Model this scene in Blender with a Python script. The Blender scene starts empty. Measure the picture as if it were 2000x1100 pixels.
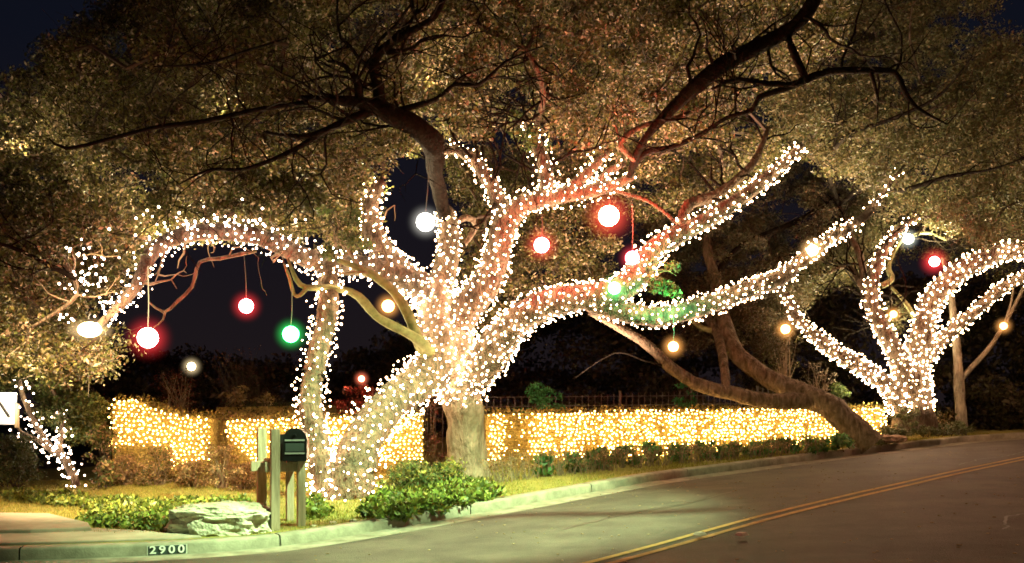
import bpy, math, random
import numpy as np
from mathutils import Vector, noise
random.seed(7); rng = np.random.default_rng(7)
scene = bpy.context.scene
COL = scene.collection

# ------------------------------------------------------------------ camera, world, lamps, exposure
F = 1920.0; ZC = 1.6
cam_d = bpy.data.cameras.new('camera'); cam = bpy.data.objects.new('camera', cam_d); COL.objects.link(cam)
cam.location = (0, 0, ZC); cam.rotation_euler = (math.radians(90), 0, 0)
cam_d.sensor_width = 36; cam_d.lens = 36*F/2000; cam_d.shift_y = 0.125
cam_d.clip_start = .1; cam_d.clip_end = 600
scene.camera = cam
w = bpy.data.worlds.new('World'); scene.world = w; w.use_nodes = True
nt = w.node_tree; bg = nt.nodes['Background']       # night sky: navy overhead, a little town glow toward the horizon
tc = nt.nodes.new('ShaderNodeTexCoord'); sx = nt.nodes.new('ShaderNodeSeparateXYZ'); rp = nt.nodes.new('ShaderNodeValToRGB')
nt.links.new(tc.outputs['Generated'], sx.inputs[0]); nt.links.new(sx.outputs['Z'], rp.inputs[0]); nt.links.new(rp.outputs[0], bg.inputs['Color'])
rp.color_ramp.elements[0].position = .0; rp.color_ramp.elements[0].color = (.0125, .0085, .0095, 1)
rp.color_ramp.elements[1].position = .33; rp.color_ramp.elements[1].color = (.0042, .0052, .0105, 1)
bg.inputs['Strength'].default_value = 1.0

def lamp(name, kind, loc, energy, color, radius=.15, target=None, spot=60, blend=.3):
    d = bpy.data.lights.new(name, kind); d.energy = energy; d.color = color
    d.shadow_soft_size = radius
    o = bpy.data.objects.new(name, d); COL.objects.link(o); o.location = loc
    if kind == 'SPOT':
        d.spot_size = math.radians(spot); d.spot_blend = blend
    if target is not None:
        o.rotation_euler = (Vector(target)-Vector(loc)).to_track_quat('-Z', 'Y').to_euler()
    return o
# downlight hung high in the oak: the green-white pool on road, kerb and mailboxes
lamp('down_spot', 'SPOT', (2.2, 9.6, 8.2), 19000, (.66, 1.0, .47), .05, target=(-1.2, 13.1, 0), spot=56, blend=.65)
# sodium street lamp on the near side of the road, behind the camera
lamp('warm_road_light', 'POINT', (10.0, 1.5, 8.0), 900, (1.0, .45, .19), .2)
lamp('warm_road_light', 'POINT', (15.5, 21.5, 7.5), 900, (1.0, .52, .24), .2)  # added fill, stands in for the tree lights' spill on the road
# added fill spot in open air, brightens the lawn and the brown shrubs
lamp('down_spot', 'SPOT', (-4.4, 10.6, 4.6), 7000, (1, .70, .36), .05, target=(-6.6, 15.4, 0), spot=52, blend=.9)
# added warm fill spots near the ground, without fixtures, brightening the crowns from below
for p_, q_, e_, c_ in (((-7.6, 15.2, .6), (-7.5, 16, 6), 3600, (1, .74, .42)), ((-4.6, 20.4, 1.6), (-3.8, 16, 8), 4800, (1, .76, .44)),
                   ((1.8, 18.6, 1.0), (1.5, 16.5, 8), 3600, (1, .64, .42)), ((5.2, 19.0, 1.2), (5, 17, 8), 3200, (1, .68, .42)), ((8.6, 23.4, 1.5), (8.5, 21, 9), 3400, (1, .80, .45))):
    lamp('crown_fill', 'SPOT', p_, e_, c_, .08, target=q_, spot=125, blend=.8)
# more added fill spots among the limbs, brightening the leaves from inside
for p_, q_, e_, c_ in (((-5.6, 17.2, 4.0), (-6.2, 16.0, 8), 1100, (1, .72, .40)), ((-2.4, 18.0, 5.0), (-2.4, 16.5, 9), 1000, (1, .76, .44)),
                       ((-4.6, 16.2, 6.4), (-5.4, 15.6, 10), 230, (1, .72, .40)), ((-7.8, 15.6, 5.6), (-7.0, 15.6, 9), 120, (1, .70, .38)),
                       ((-1.2, 16.2, 6.8), (-1.0, 15.8, 10), 150, (1, .62, .38)), ((2.2, 17.4, 4.9), (2.4, 16.2, 9), 800, (1, .50, .34)), ((6.0, 19.6, 5.0), (6.2, 18.5, 9), 800, (1, .74, .44)), ((9.6, 22.4, 5.0), (9.6, 21.5, 9), 700, (1, .84, .46))):
    lamp('leaf_fill', 'SPOT', p_, e_, c_, .08, target=q_, spot=165, blend=.6)
for p_, e_ in (((.6, 19.6, 1.3), 45), ((3.7, 20.6, 1.5), 40), ((2.45, 14.75, 3.15), 110), ((7.3, 22.4, 1.6), 30)):
    lamp('green_garden_light', 'POINT', p_, e_, (.15, 1, .35), .05)

vs = scene.view_settings
scene.display_settings.display_device = 'sRGB'
vs.view_transform = 'Standard'; vs.look = 'None'; vs.exposure = 0; vs.gamma = 1; vs.use_curve_mapping = False
cy = scene.cycles
cy.use_denoising = True
try: cy.denoiser = 'OPENIMAGEDENOISE'
except Exception: pass
cy.max_bounces = 5; cy.diffuse_bounces = 2; cy.glossy_bounces = 2; cy.transmission_bounces = 2
cy.transparent_max_bounces = 8; cy.volume_bounces = 0
cy.sample_clamp_indirect = 4; cy.use_light_tree = True
cy.caustics_reflective = False; cy.caustics_refractive = False
scene.render.filter_size = 1.6
cy.filter_width = 1.65

# ------------------------------------------------------------------ helpers
def at(px, py, Y):
    return Vector(((px-1000)/F*Y, Y, ZC+(800-py)/F*Y))
def P3(p): return at(p[0], p[1], p[2])
HU = np.array([-30, 0, 4.3, 5.4, 6.4, 9.24, 12.4, 18.2, 23, 26, 40, 60, 200.])
HZ = np.array([-.05, -.02, 0, .01, .06, .21, .39, .64, .83, .88, .9, .6, -1.])
def H(x, y): return np.interp(.75*np.asarray(x, float)+.66*np.asarray(y, float), HU, HZ)
KX = np.array([-60, -8, -5.7, -3.9, -2.75, -2.0, 0, 2.15, 6.67, 10.5, 13, 18, 60.])
KY = np.array([6, 10.10, 10.35, 10.72, 11.25, 11.92, 14.0, 16.25, 20, 23, 24.9, 28.5, 56.])
_xs = np.linspace(-60, 60, 2401); _ys = np.interp(_xs, KX, KY)
for _ in range(3): _ys = np.convolve(np.pad(_ys, 8, mode='edge'), np.ones(17)/17, 'valid')
def YK(x): return np.interp(x, _xs, _ys)
def tangent(x):
    s = (YK(np.asarray(x)+.3)-YK(np.asarray(x)-.3))/.6
    n = np.sqrt(1+s*s); return 1/n, s/n
def kerb_pt(x, v):
    """point at offset v behind the kerb face (v<0: on the road)"""
    c, s = tangent(x); return x-s*v, YK(x)+c*v
def vdist(x, y):
    c, s = tangent(x); return (y-YK(x))*c
def lawn_z(x, y): return H(x, y)+.13
def setp(o, label=None, cat=None, group=None, kind=None):
    if label: o['label'] = label
    if cat: o['category'] = cat
    if group: o['group'] = group
    if kind: o['kind'] = kind
    return o
def thing(name, loc, label, cat, group=None):
    o = bpy.data.objects.new(name, None); COL.objects.link(o); o.location = loc; o.empty_display_size = .2
    return setp(o, label, cat, group)
def link(name, me, parent=None, mat=None):
    o = bpy.data.objects.new(name, me); COL.objects.link(o)
    if mat is not None and not me.materials: me.materials.append(mat)
    if parent is not None:
        o.parent = parent
        o.matrix_parent_inverse = parent.matrix_basis.inverted()
    return o
def npmesh(name, V, Fc, mat=None, parent=None, smooth=False, col=None):
    V = np.asarray(V, np.float32); Fc = np.asarray(Fc, np.int32)
    me = bpy.data.meshes.new(name); k = Fc.shape[1]; n = len(Fc)
    me.vertices.add(len(V)); me.vertices.foreach_set('co', V.ravel())
    me.loops.add(n*k); me.loops.foreach_set('vertex_index', Fc.ravel())
    me.polygons.add(n); me.polygons.foreach_set('loop_start', np.arange(0, n*k, k, dtype=np.int32))
    try: me.polygons.foreach_set('loop_total', np.full(n, k, np.int32))
    except Exception: pass
    if smooth: me.polygons.foreach_set('use_smooth', np.ones(n, bool))
    if col is not None:
        a = me.color_attributes.new('tint', 'FLOAT_COLOR', 'POINT')
        c4 = np.ones((len(V), 4), np.float32); c4[:, :3] = col
        a.data.foreach_set('color', c4.ravel())
    me.update(calc_edges=True)
    return link(name, me, parent, mat)
class MB:
    def __init__(s): s.v = []; s.f = []
    def add(s, vs, fs):
        b = len(s.v); s.v += [tuple(x) for x in vs]; s.f += [tuple(b+i for i in f) for f in fs]
    def box(s, c, d, rz=0, taper=1):
        ca, sa = math.cos(rz), math.sin(rz); vs = []
        for z in (-1, 1):
            t = 1 if z < 0 else taper
            for x, y in ((-1, -1), (1, -1), (1, 1), (-1, 1)):
                X, Y = x*d[0]/2*t, y*d[1]/2*t
                vs.append((c[0]+X*ca-Y*sa, c[1]+X*sa+Y*ca, c[2]+z*d[2]/2))
        s.add(vs, [(3, 2, 1, 0), (4, 5, 6, 7), (0, 1, 5, 4), (1, 2, 6, 5), (2, 3, 7, 6), (3, 0, 4, 7)])
    def tube(s, pts, rs, n=6, cap=True):
        pts = [Vector(p) for p in pts]
        up = Vector((.13, .31, .94)); rings = []
        for i, p in enumerate(pts):
            t = (pts[min(i+1, len(pts)-1)]-pts[max(i-1, 0)]).normalized()
            a = t.cross(up)
            if a.length < .05: a = t.cross(Vector((1, 0, 0)))
            a.normalize(); b = a.cross(t); r = rs[i] if hasattr(rs, '__len__') else rs
            rings.append([p+(a*math.cos(2*math.pi*k/n)+b*math.sin(2*math.pi*k/n))*r for k in range(n)])
        vs = [q for r in rings for q in r]
        fs = [(i*n+k, i*n+(k+1) % n, (i+1)*n+(k+1) % n, (i+1)*n+k) for i in range(len(pts)-1) for k in range(n)]
        if cap: fs += [tuple(range(n-1, -1, -1)), tuple((len(pts)-1)*n+k for k in range(n))]
        s.add(vs, fs)
    def build(s, name, mat, parent=None, smooth=False, bevel=0):
        me = bpy.data.meshes.new(name); me.from_pydata(s.v, [], s.f)
        if smooth: me.polygons.foreach_set('use_smooth', [True]*len(me.polygons))
        o = link(name, me, parent, mat)
        if bevel:
            m = o.modifiers.new('bevel', 'BEVEL'); m.width = bevel; m.segments = 2
        return o

def catmull(pts, rs, step=.12):
    P = [Vector(p) for p in pts]; out = []; ro = []
    for i in range(len(P)-1):
        p0 = P[max(i-1, 0)]; p1 = P[i]; p2 = P[i+1]; p3 = P[min(i+2, len(P)-1)]
        k = max(2, int((p2-p1).length/step))
        for j in range(k):
            t = j/k; t2 = t*t; t3 = t2*t
            out.append(.5*((2*p1)+(p2-p0)*t+(2*p0-5*p1+4*p2-p3)*t2+(3*p1-p0-3*p2+p3)*t3)); ro.append(rs[i]*(1-t)+rs[i+1]*t)
    out.append(P[-1]); ro.append(rs[-1]); return out, ro
# ------------------------------------------------------------------ materials
def mat(name, base=(.5, .5, .5), rough=.8, emit=None, estr=0, metal=0, spec=.5):
    m = bpy.data.materials.new(name); m.use_nodes = True
    b = m.node_tree.nodes['Principled BSDF']
    b.inputs['Base Color'].default_value = (*base, 1); b.inputs['Roughness'].default_value = rough
    b.inputs['Metallic'].default_value = metal; b.inputs['Specular IOR Level'].default_value = spec
    if emit:
        b.inputs['Emission Color'].default_value = (*emit, 1); b.inputs['Emission Strength'].default_value = estr
    return m
def noisy(name, c1, c2, scale=4, detail=6, rough=.85, bump=.3, bscale=30, dist=.02, c3=None, stretch=(1, 1, 1), spec=.4):
    m = mat(name, c1, rough, spec=spec); t = m.node_tree; N = t.nodes; L = t.links
    b = N['Principled BSDF']
    tc = N.new('ShaderNodeTexCoord'); mp = N.new('ShaderNodeMapping'); mp.inputs['Scale'].default_value = stretch
    L.new(tc.outputs['Object'], mp.inputs[0])
    n1 = N.new('ShaderNodeTexNoise'); n1.inputs['Scale'].default_value = scale; n1.inputs['Detail'].default_value = detail
    n1.inputs['Roughness'].default_value = .65
    L.new(mp.outputs[0], n1.inputs['Vector'])
    r = N.new('ShaderNodeValToRGB'); r.color_ramp.elements[0].position = .35; r.color_ramp.elements[1].position = .65
    r.color_ramp.elements[0].color = (*c1, 1); r.color_ramp.elements[1].color = (*c2, 1)
    if c3:
        e = r.color_ramp.elements.new(.8); e.color = (*c3, 1)
    L.new(n1.outputs[0], r.inputs[0]); L.new(r.outputs[0], b.inputs['Base Color'])
    n2 = N.new('ShaderNodeTexNoise'); n2.inputs['Scale'].default_value = bscale; n2.inputs['Detail'].default_value = 5
    L.new(mp.outputs[0], n2.inputs['Vector'])
    bp = N.new('ShaderNodeBump'); bp.inputs['Strength'].default_value = bump; bp.inputs['Distance'].default_value = dist
    L.new(n2.outputs[0], bp.inputs['Height']); L.new(bp.outputs[0], b.inputs['Normal'])
    return m
def leafmat(name, trans=.35, rough=.5, tint=(1, 1, 1)):
    m = bpy.data.materials.new(name); m.use_nodes = True; t = m.node_tree; N = t.nodes; L = t.links
    b = N['Principled BSDF']; b.inputs['Roughness'].default_value = rough; b.inputs['Specular IOR Level'].default_value = .35
    a = N.new('ShaderNodeAttribute'); a.attribute_name = 'tint'
    tr = N.new('ShaderNodeBsdfTranslucent'); mx = N.new('ShaderNodeMixShader'); mx.inputs[0].default_value = trans
    L.new(a.outputs['Color'], b.inputs['Base Color']); L.new(a.outputs['Color'], tr.inputs['Color'])
    L.new(b.outputs[0], mx.inputs[1]); L.new(tr.outputs[0], mx.inputs[2])
    L.new(mx.outputs[0], N['Material Output'].inputs['Surface'])
    return m
def glowbulb(name, hot, warm, strength, power=3.0):
    """mini bulb: emission fades from a hot middle to an amber rim imitating its soft glow"""
    m = bpy.data.materials.new(name); m.use_nodes = True; t = m.node_tree; N = t.nodes; L = t.links
    N.remove(N['Principled BSDF'])
    lw = N.new('ShaderNodeLayerWeight'); lw.inputs['Blend'].default_value = .5
    s1 = N.new('ShaderNodeMath'); s1.operation = 'SUBTRACT'; s1.inputs[0].default_value = 1; L.new(lw.outputs['Facing'], s1.inputs[1])
    p = N.new('ShaderNodeMath'); p.operation = 'POWER'; L.new(s1.outputs[0], p.inputs[0]); p.inputs[1].default_value = power
    q = N.new('ShaderNodeMath'); q.operation = 'MULTIPLY_ADD'; L.new(p.outputs[0], q.inputs[0]); q.inputs[1].default_value = strength; q.inputs[2].default_value = .9
    mx = N.new('ShaderNodeMix'); mx.data_type = 'RGBA'; L.new(p.outputs[0], mx.inputs[0])
    mx.inputs[6].default_value = (*warm, 1); mx.inputs[7].default_value = (*hot, 1)
    e = N.new('ShaderNodeEmission'); L.new(mx.outputs[2], e.inputs['Color']); L.new(q.outputs[0], e.inputs['Strength'])
    L.new(e.outputs[0], N['Material Output'].inputs['Surface'])
    return m
def emis(name, color, strength):
    m = bpy.data.materials.new(name); m.use_nodes = True; N = m.node_tree.nodes
    N.remove(N['Principled BSDF']); e = N.new('ShaderNodeEmission')
    e.inputs['Color'].default_value = (*color, 1); e.inputs['Strength'].default_value = strength
    m.node_tree.links.new(e.outputs[0], N['Material Output'].inputs['Surface'])
    return m
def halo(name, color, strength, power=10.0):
    """added see-through shell that paints a glow round a lamp, strongest toward the middle"""
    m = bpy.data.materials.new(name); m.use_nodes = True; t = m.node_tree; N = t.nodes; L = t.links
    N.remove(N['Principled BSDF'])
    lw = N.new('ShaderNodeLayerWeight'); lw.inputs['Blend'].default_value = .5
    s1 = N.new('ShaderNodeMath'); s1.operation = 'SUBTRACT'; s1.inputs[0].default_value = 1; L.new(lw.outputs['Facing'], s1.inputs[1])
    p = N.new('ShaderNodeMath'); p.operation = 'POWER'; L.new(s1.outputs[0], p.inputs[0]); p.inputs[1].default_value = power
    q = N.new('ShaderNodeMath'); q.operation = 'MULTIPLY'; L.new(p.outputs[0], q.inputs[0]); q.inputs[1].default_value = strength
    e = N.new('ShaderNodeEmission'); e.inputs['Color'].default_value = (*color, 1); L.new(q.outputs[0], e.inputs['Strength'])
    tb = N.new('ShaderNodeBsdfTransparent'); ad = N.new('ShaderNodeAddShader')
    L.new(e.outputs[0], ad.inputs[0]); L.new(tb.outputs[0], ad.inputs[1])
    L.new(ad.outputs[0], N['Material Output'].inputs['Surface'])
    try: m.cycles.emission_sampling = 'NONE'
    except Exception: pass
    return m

M_bark = noisy('bark', (.055, .042, .028), (.20, .15, .10), 11, 8, .9, 1.0, 22, .08, stretch=(1, 1, .35))
M_barkpale = noisy('pale_bark', (.13, .10, .07), (.36, .29, .215), 7, 9, .9, 1.0, 20, .07, stretch=(1, 1, .4))
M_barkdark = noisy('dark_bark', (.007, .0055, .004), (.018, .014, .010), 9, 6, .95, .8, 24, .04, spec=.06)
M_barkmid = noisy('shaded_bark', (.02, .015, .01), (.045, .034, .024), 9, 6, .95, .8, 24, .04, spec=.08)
M_twig = noisy('twig', (.04, .03, .02), (.08, .06, .04), 9, 3, .9, .2, 20, .01)
M_twigpale = noisy('pale_twig', (.16, .12, .08), (.26, .20, .13), 9, 3, .9, .2, 20, .01)
M_greentint = noisy('green_tinted_bark', (.13, .14, .06), (.25, .26, .12), 9, 5, .9, .4, 24, .02)  # green light on bare limbs and twigs put into the bark colour
M_leaf = leafmat('leaf', .35, .5)
M_leafgloss = leafmat('glossy_leaf', .25, .35)
M_grass = leafmat('grass_blade', .3, .6)
M_bulb = glowbulb('fairy_bulb', (1.0, .76, .50), (1, .50, .18), 105)
M_bulbcool = glowbulb('cool_fairy_bulb', (1.0, .82, .66), (1, .6, .35), 80)
M_bulbhedge = glowbulb('amber_fairy_bulb', (1.0, .62, .22), (1, .44, .07), 84)
M_wire = mat('wire', (.02, .035, .02), .6)
M_cord = mat('cord', (.10, .10, .09), .6)
M_asphalt = None

# ------------------------------------------------------------------ ground, road, kerb, lawn
def grid_surface(name, xs, vs_, zf, material, kind='structure'):
    V = []; n = len(vs_)
    for x in xs:
        for v in vs_:
            X, Y = kerb_pt(x, v); V.append((X, Y, zf(X, Y, v)))
    Fc = [(i*n+j, (i+1)*n+j, (i+1)*n+j+1, i*n+j+1) for i in range(len(xs)-1) for j in range(n-1)]
    o = npmesh(name, V, Fc, material, smooth=True); setp(o, kind=kind); return o

def asphalt_mat():
    m = noisy('asphalt', (.040, .033, .028), (.088, .072, .058), 1.6, 10, .72, .9, 70, .012)
    t = m.node_tree; N = t.nodes; L = t.links; b = N['Principled BSDF']
    tc = N.new('ShaderNodeTexCoord')
    v = N.new('ShaderNodeTexVoronoi'); v.inputs['Scale'].default_value = 140; L.new(tc.outputs['Object'], v.inputs['Vector'])
    r = N.new('ShaderNodeValToRGB'); r.color_ramp.elements[0].color = (1.35, 1.35, 1.35, 1); r.color_ramp.elements[1].color = (.75, .75, .75, 1)
    r.color_ramp.elements[1].position = .6
    L.new(v.outputs['Distance'], r.inputs[0])
    old = [l for l in L if l.to_socket == b.inputs['Base Color']][0].from_socket
    mx = N.new('ShaderNodeMix'); mx.data_type = 'RGBA'; mx.blend_type = 'MULTIPLY'; mx.inputs[0].default_value = .8
    L.new(old, mx.inputs[6]); L.new(r.outputs[0], mx.inputs[7])
    # long wheel-track wear: stretched noise along the road
    mp = N.new('ShaderNodeMapping'); mp.inputs['Rotation'].default_value = (0, 0, math.radians(-41)); mp.inputs['Scale'].default_value = (.12, 1.4, 1)
    L.new(tc.outputs['Object'], mp.inputs[0])
    n = N.new('ShaderNodeTexNoise'); n.inputs['Scale'].default_value = 1.3; n.inputs['Detail'].default_value = 4; L.new(mp.outputs[0], n.inputs['Vector'])
    r2 = N.new('ShaderNodeValToRGB'); r2.color_ramp.elements[0].position = .3; r2.color_ramp.elements[0].color = (.72, .70, .68, 1)
    r2.color_ramp.elements[1].position = .7; r2.color_ramp.elements[1].color = (1.2, 1.2, 1.2, 1)
    L.new(n.outputs[0], r2.inputs[0])
    m2 = N.new('ShaderNodeMix'); m2.data_type = 'RGBA'; m2.blend_type = 'MULTIPLY'; m2.inputs[0].default_value = 1
    L.new(mx.outputs[2], m2.inputs[6]); L.new(r2.outputs[0], m2.inputs[7]); L.new(m2.outputs[2], b.inputs['Base Color'])
    return m
M_asphalt = asphalt_mat()
M_soil = noisy('soil', (.035, .028, .018), (.07, .055, .035), 3, 6, .95, .5, 25, .03)
M_turf = noisy('turf', (.15, .14, .03), (.26, .22, .055), 2.5, 8, .95, .8, 60, .02)
M_conc = noisy('concrete', (.17, .155, .12), (.33, .305, .245), 3.5, 9, .9, .5, 45, .010, c3=(.30, .27, .21))
M_gutter = noisy('gutter_concrete', (.12, .105, .08), (.27, .245, .20), 4, 9, .9, .5, 45, .008, c3=(.2, .18, .14))
M_conc2 = noisy('concrete_slab_stone', (.24, .20, .16), (.36, .31, .25), 2.5, 8, .9, .35, 45, .006)
M_yellow = noisy('yellow_road_paint', (.26, .17, .06), (.46, .29, .10), 9, 8, .85, .3, 80, .003)

gx = np.concatenate([np.linspace(-200, -20, 10)[:-1], np.linspace(-20, 24, 60), np.linspace(24, 200, 9)[1:]])
gy = np.concatenate([np.linspace(-40, 4, 8)[:-1], np.linspace(4, 40, 50), np.linspace(40, 300, 10)[1:]])
V = [(x, y, float(H(x, y))-.06) for x in gx for y in gy]; n = len(gy)
Fc = [(i*n+j, (i+1)*n+j, (i+1)*n+j+1, i*n+j+1) for i in range(len(gx)-1) for j in range(n-1)]
setp(npmesh('ground', V, Fc, M_soil, smooth=True), kind='structure')

xs = np.arange(-14, 22, .3)
def road_z(X, Y, v): return float(H(X, Y))+.10*(1-((v+4.0)/4.0)**2)*.9-.01
grid_surface('road', xs, np.linspace(-8.2, -.42, 16), road_z, M_asphalt)
grid_surface('gutter', xs, np.array([-.50, -.3, -.1, 0]), lambda X, Y, v: float(H(X, Y))+.004+(.0 if v < -.2 else 0), M_gutter)
# kerb in cast lengths with open joints
kerb = thing('kerb', (0, 14, .2), 'pale cast concrete kerb running along the lawn edge', 'kerb'); kerb['kind'] = 'structure'; del kerb['category']; del kerb['label']
x0 = -13.0
while x0 < 19:
    c, s = tangent(x0); L_ = 2.6; x1 = x0+L_*c
    V = []; K = 10
    for i in range(K+1):
        x = x0+(x1-x0)*(i/K)*.994
        for v, dz in ((0, -.05), (0, .105), (.02, .128), (.05, .134), (.19, .136), (.19, -.05)):
            X, Y = kerb_pt(x, v); V.append((X, Y, float(H(X, Y))+dz))
    Fc = [(i*6+j, i*6+j+1, (i+1)*6+j+1, (i+1)*6+j) for i in range(K) for j in range(5)]
    npmesh('kerb_length', V, Fc, M_conc, kerb)
    x0 = x1
# lawn
lx = np.arange(-20, 16, .25)
grid_surface('lawn', lx, np.concatenate([np.arange(.19, 4, .3), np.arange(4, 14, 1.)]),
             lambda X, Y, v: float(lawn_z(X, Y))+.03*noise.noise(Vector((X*.8, Y*.8, 0)))*(v > .3), M_turf)
# double yellow line
def on_road(px, py):
    lo, hi = 6., 60.
    for _ in range(40):
        md = (lo+hi)/2; p = at(px, py, md)
        if p.z > road_z(p.x, p.y, float(vdist(p.x, p.y))): lo = md
        else: hi = md
    return at(px, py, lo)
ctrl = [on_road(*q) for q in ((1010, 1140), (1170, 1101), (1300, 1066), (1500, 1010), (1720, 957), (1860, 925), (2010, 893.5))]
ctrl.append(ctrl[-1]+(ctrl[-1]-ctrl[-2])*1.5)
lp, _r = catmull(ctrl, [1]*len(ctrl), .3)
for off in (-.10, .10):
    V = []
    for i, p in enumerate(lp):
        t = (lp[min(i+1, len(lp)-1)]-lp[max(i-1, 0)]); t.z = 0; t.normalize(); nn = Vector((-t.y, t.x, 0))
        for q in (off-.042, off+.042):
            r_ = p+nn*q; V.append((r_.x, r_.y, road_z(r_.x, r_.y, float(vdist(r_.x, r_.y)))+.007))
    setp(npmesh('yellow_line', V, [(2*i, 2*i+2, 2*i+3, 2*i+1) for i in range(len(lp)-1)], M_yellow), kind='structure')
# driveway slabs at left
def slab(name, poly, z0, z1, m):
    mb = MB(); k = len(poly); pts = []
    for (px, py, z) in poly:
        Y = (ZC-z)*F/(py-800); pts.append(((px-1000)/F*Y, Y))
    vs = [(x, y, z0) for x, y in pts]+[(x, y, z1) for x, y in pts]
    mb.add(vs, [tuple(range(k))[::-1], tuple(range(k, 2*k))]+[(i, (i+1) % k, (i+1) % k+k, i+k) for i in range(k)])
    o = mb.build(name, m, bevel=.015); return setp(o, kind='structure')
slab('sidewalk', [(-250, 1036, .2), (60, 1034, .2), (178, 1029, .2), (172, 1020, .2), (95, 1002, .2), (-250, 998, .2)], .0, .2, M_conc2)
slab('driveway', [(-250, 1064, .15), (0, 1061, .15), (150, 1057.5, .15), (330, 1051.5, .15), (395, 1047, .15), (270, 1036, .15), (170, 1031, .15), (-250, 1033, .15)], .0, .155, M_conc2)

# ------------------------------------------------------------------ leaves
def leaf_cloud(name, centers, radii, per, size, cols, material, parent=None, squash=.6, fold=True, droop=0.0, kind=None, aspect=.5):
    centers = np.asarray(centers, float); radii = np.asarray(radii, float)
    N_ = len(centers); per = np.broadcast_to(per, (N_,)); idx = np.repeat(np.arange(N_), per); n = len(idx)
    g = rng.normal(size=(n, 3)); g /= np.linalg.norm(g, axis=1)[:, None]
    rad = rng.random(n)**.5
    p = centers[idx]+g*rad[:, None]*radii[idx][:, None]*np.array([1, 1, squash])
    d = rng.normal(size=(n, 3))+g*.6; d[:, 2] -= droop; d /= np.linalg.norm(d, axis=1)[:, None]
    e = np.cross(d, rng.normal(size=(n, 3))); e /= np.linalg.norm(e, axis=1)[:, None]
    s = size*rng.uniform(.6, 1.3, n)[:, None]; wd = s*aspect/2
    V = np.stack([p-d*s*.5, p+e*wd, p+d*s*.5, p-e*wd], 1).reshape(-1, 3)
    Fc = np.arange(n*4).reshape(n, 4)
    cols = np.asarray(cols, float)
    cm = cols[rng.integers(0, len(cols), n)]*rng.uniform(.55, 1.5, n)[:, None]
    cc = cols.mean(0)*1.0
    clump = rng.uniform(.7, 1.3, N_)[idx][:, None]
    c = np.repeat(np.clip(cm*clump, 0, .9), 4, axis=0)
    o = npmesh(name, V, Fc, material, parent, col=c)
    if kind: o['kind'] = kind
    return o
OAK = [(.12, .12, .035), (.15, .145, .045), (.09, .11, .03), (.18, .145, .06), (.04, .035, .018), (.42, .33, .22), (.03, .03, .012), (.10, .085, .03)]
GREEN = [(.07, .11, .03), (.10, .14, .04), (.05, .08, .025), (.14, .16, .05)]
BROWN = [(.28, .18, .10), (.36, .23, .13), (.18, .12, .06), (.27, .22, .09)]
DARKG = [(.03, .045, .015), (.045, .06, .02), (.06, .06, .03)]
HEDGE = [(.30, .24, .06), (.38, .29, .08), (.20, .17, .05), (.42, .33, .10)]

def inpoly(x, y, poly):
    c = False; j = len(poly)-1
    for i in range(len(poly)):
        xi, yi = poly[i]; xj, yj = poly[j]
        if (yi > y) != (yj > y) and x < (xj-xi)*(y-yi)/(yj-yi)+xi: c = not c
        j = i
    return c
def sample_region(poly, Yr, n, keep=None):
    xs_ = [p[0] for p in poly]; ys_ = [p[1] for p in poly]; out = []
    while len(out) < n:
        x = random.uniform(min(xs_), max(xs_)); y = random.uniform(min(ys_), max(ys_))
        if not inpoly(x, y, poly): continue
        Y = random.uniform(*Yr)
        p = at(x, y, Y)
        if noise.noise(p*.55+Vector((3, 8, 1))) < -.36: continue
        if keep and not keep(x, y, Y): continue
        out.append(p)
    return out

# ------------------------------------------------------------------ limbs
def limb_mesh(mb, path, rad, n=14, rough=.10, wob=.0):
    """bark tube with uneven girth"""
    pts = path; base = len(mb.v); up = Vector((.13, .31, .94)); rings = []
    for i, p in enumerate(pts):
        t = (pts[min(i+1, len(pts)-1)]-pts[max(i-1, 0)]).normalized()
        a = t.cross(up); a.normalize(); b = a.cross(t)
        for k in range(n):
            q = a*math.cos(2*math.pi*k/n)+b*math.sin(2*math.pi*k/n)
            w_ = p+q*rad[i]; s = 1+rough*(noise.noise(w_*3.0)*1.6+noise.noise(Vector((w_.x*14, w_.y*14, w_.z*4)))*.8)
            rings.append(p+q*rad[i]*s)
    L_ = len(pts)
    fs = [(i*n+k, i*n+(k+1) % n, (i+1)*n+(k+1) % n, (i+1)*n+k) for i in range(L_-1) for k in range(n)]
    fs.append(tuple((L_-1)*n+k for k in range(n)))
    mb.add(rings, fs)

ICO_V = None
def ico():
    t = (1+5**.5)/2
    v = np.array([(-1, t, 0), (1, t, 0), (-1, -t, 0), (1, -t, 0), (0, -1, t), (0, 1, t), (0, -1, -t), (0, 1, -t), (t, 0, -1), (t, 0, 1), (-t, 0, -1), (-t, 0, 1)])
    v /= np.linalg.norm(v[0])
    f = np.array([(0, 11, 5), (0, 5, 1), (0, 1, 7), (0, 7, 10), (0, 10, 11), (1, 5, 9), (5, 11, 4), (11, 10, 2), (10, 7, 6), (7, 1, 8), (3, 9, 4), (3, 4, 2), (3, 2, 6), (3, 6, 8), (3, 8, 9), (4, 9, 5), (2, 4, 11), (6, 2, 10), (8, 6, 7), (9, 8, 1)])
    return v, f
IV, IF = ico()
def bulbs_mesh(name, pts, r, material, parent=None, jitter=.25):
    pts = np.asarray([tuple(p) for p in pts], float); n = len(pts)
    rr = r*rng.uniform(1-jitter, 1+jitter, n)
    V = (IV[None]*rr[:, None, None]+pts[:, None, :]).reshape(-1, 3)
    Fc = (IF[None]+12*np.arange(n)[:, None, None]).reshape(-1, 3)
    return npmesh(name, V, Fc, material, parent, smooth=True)
bulb_me = bpy.data.meshes.new('bulb')
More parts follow.
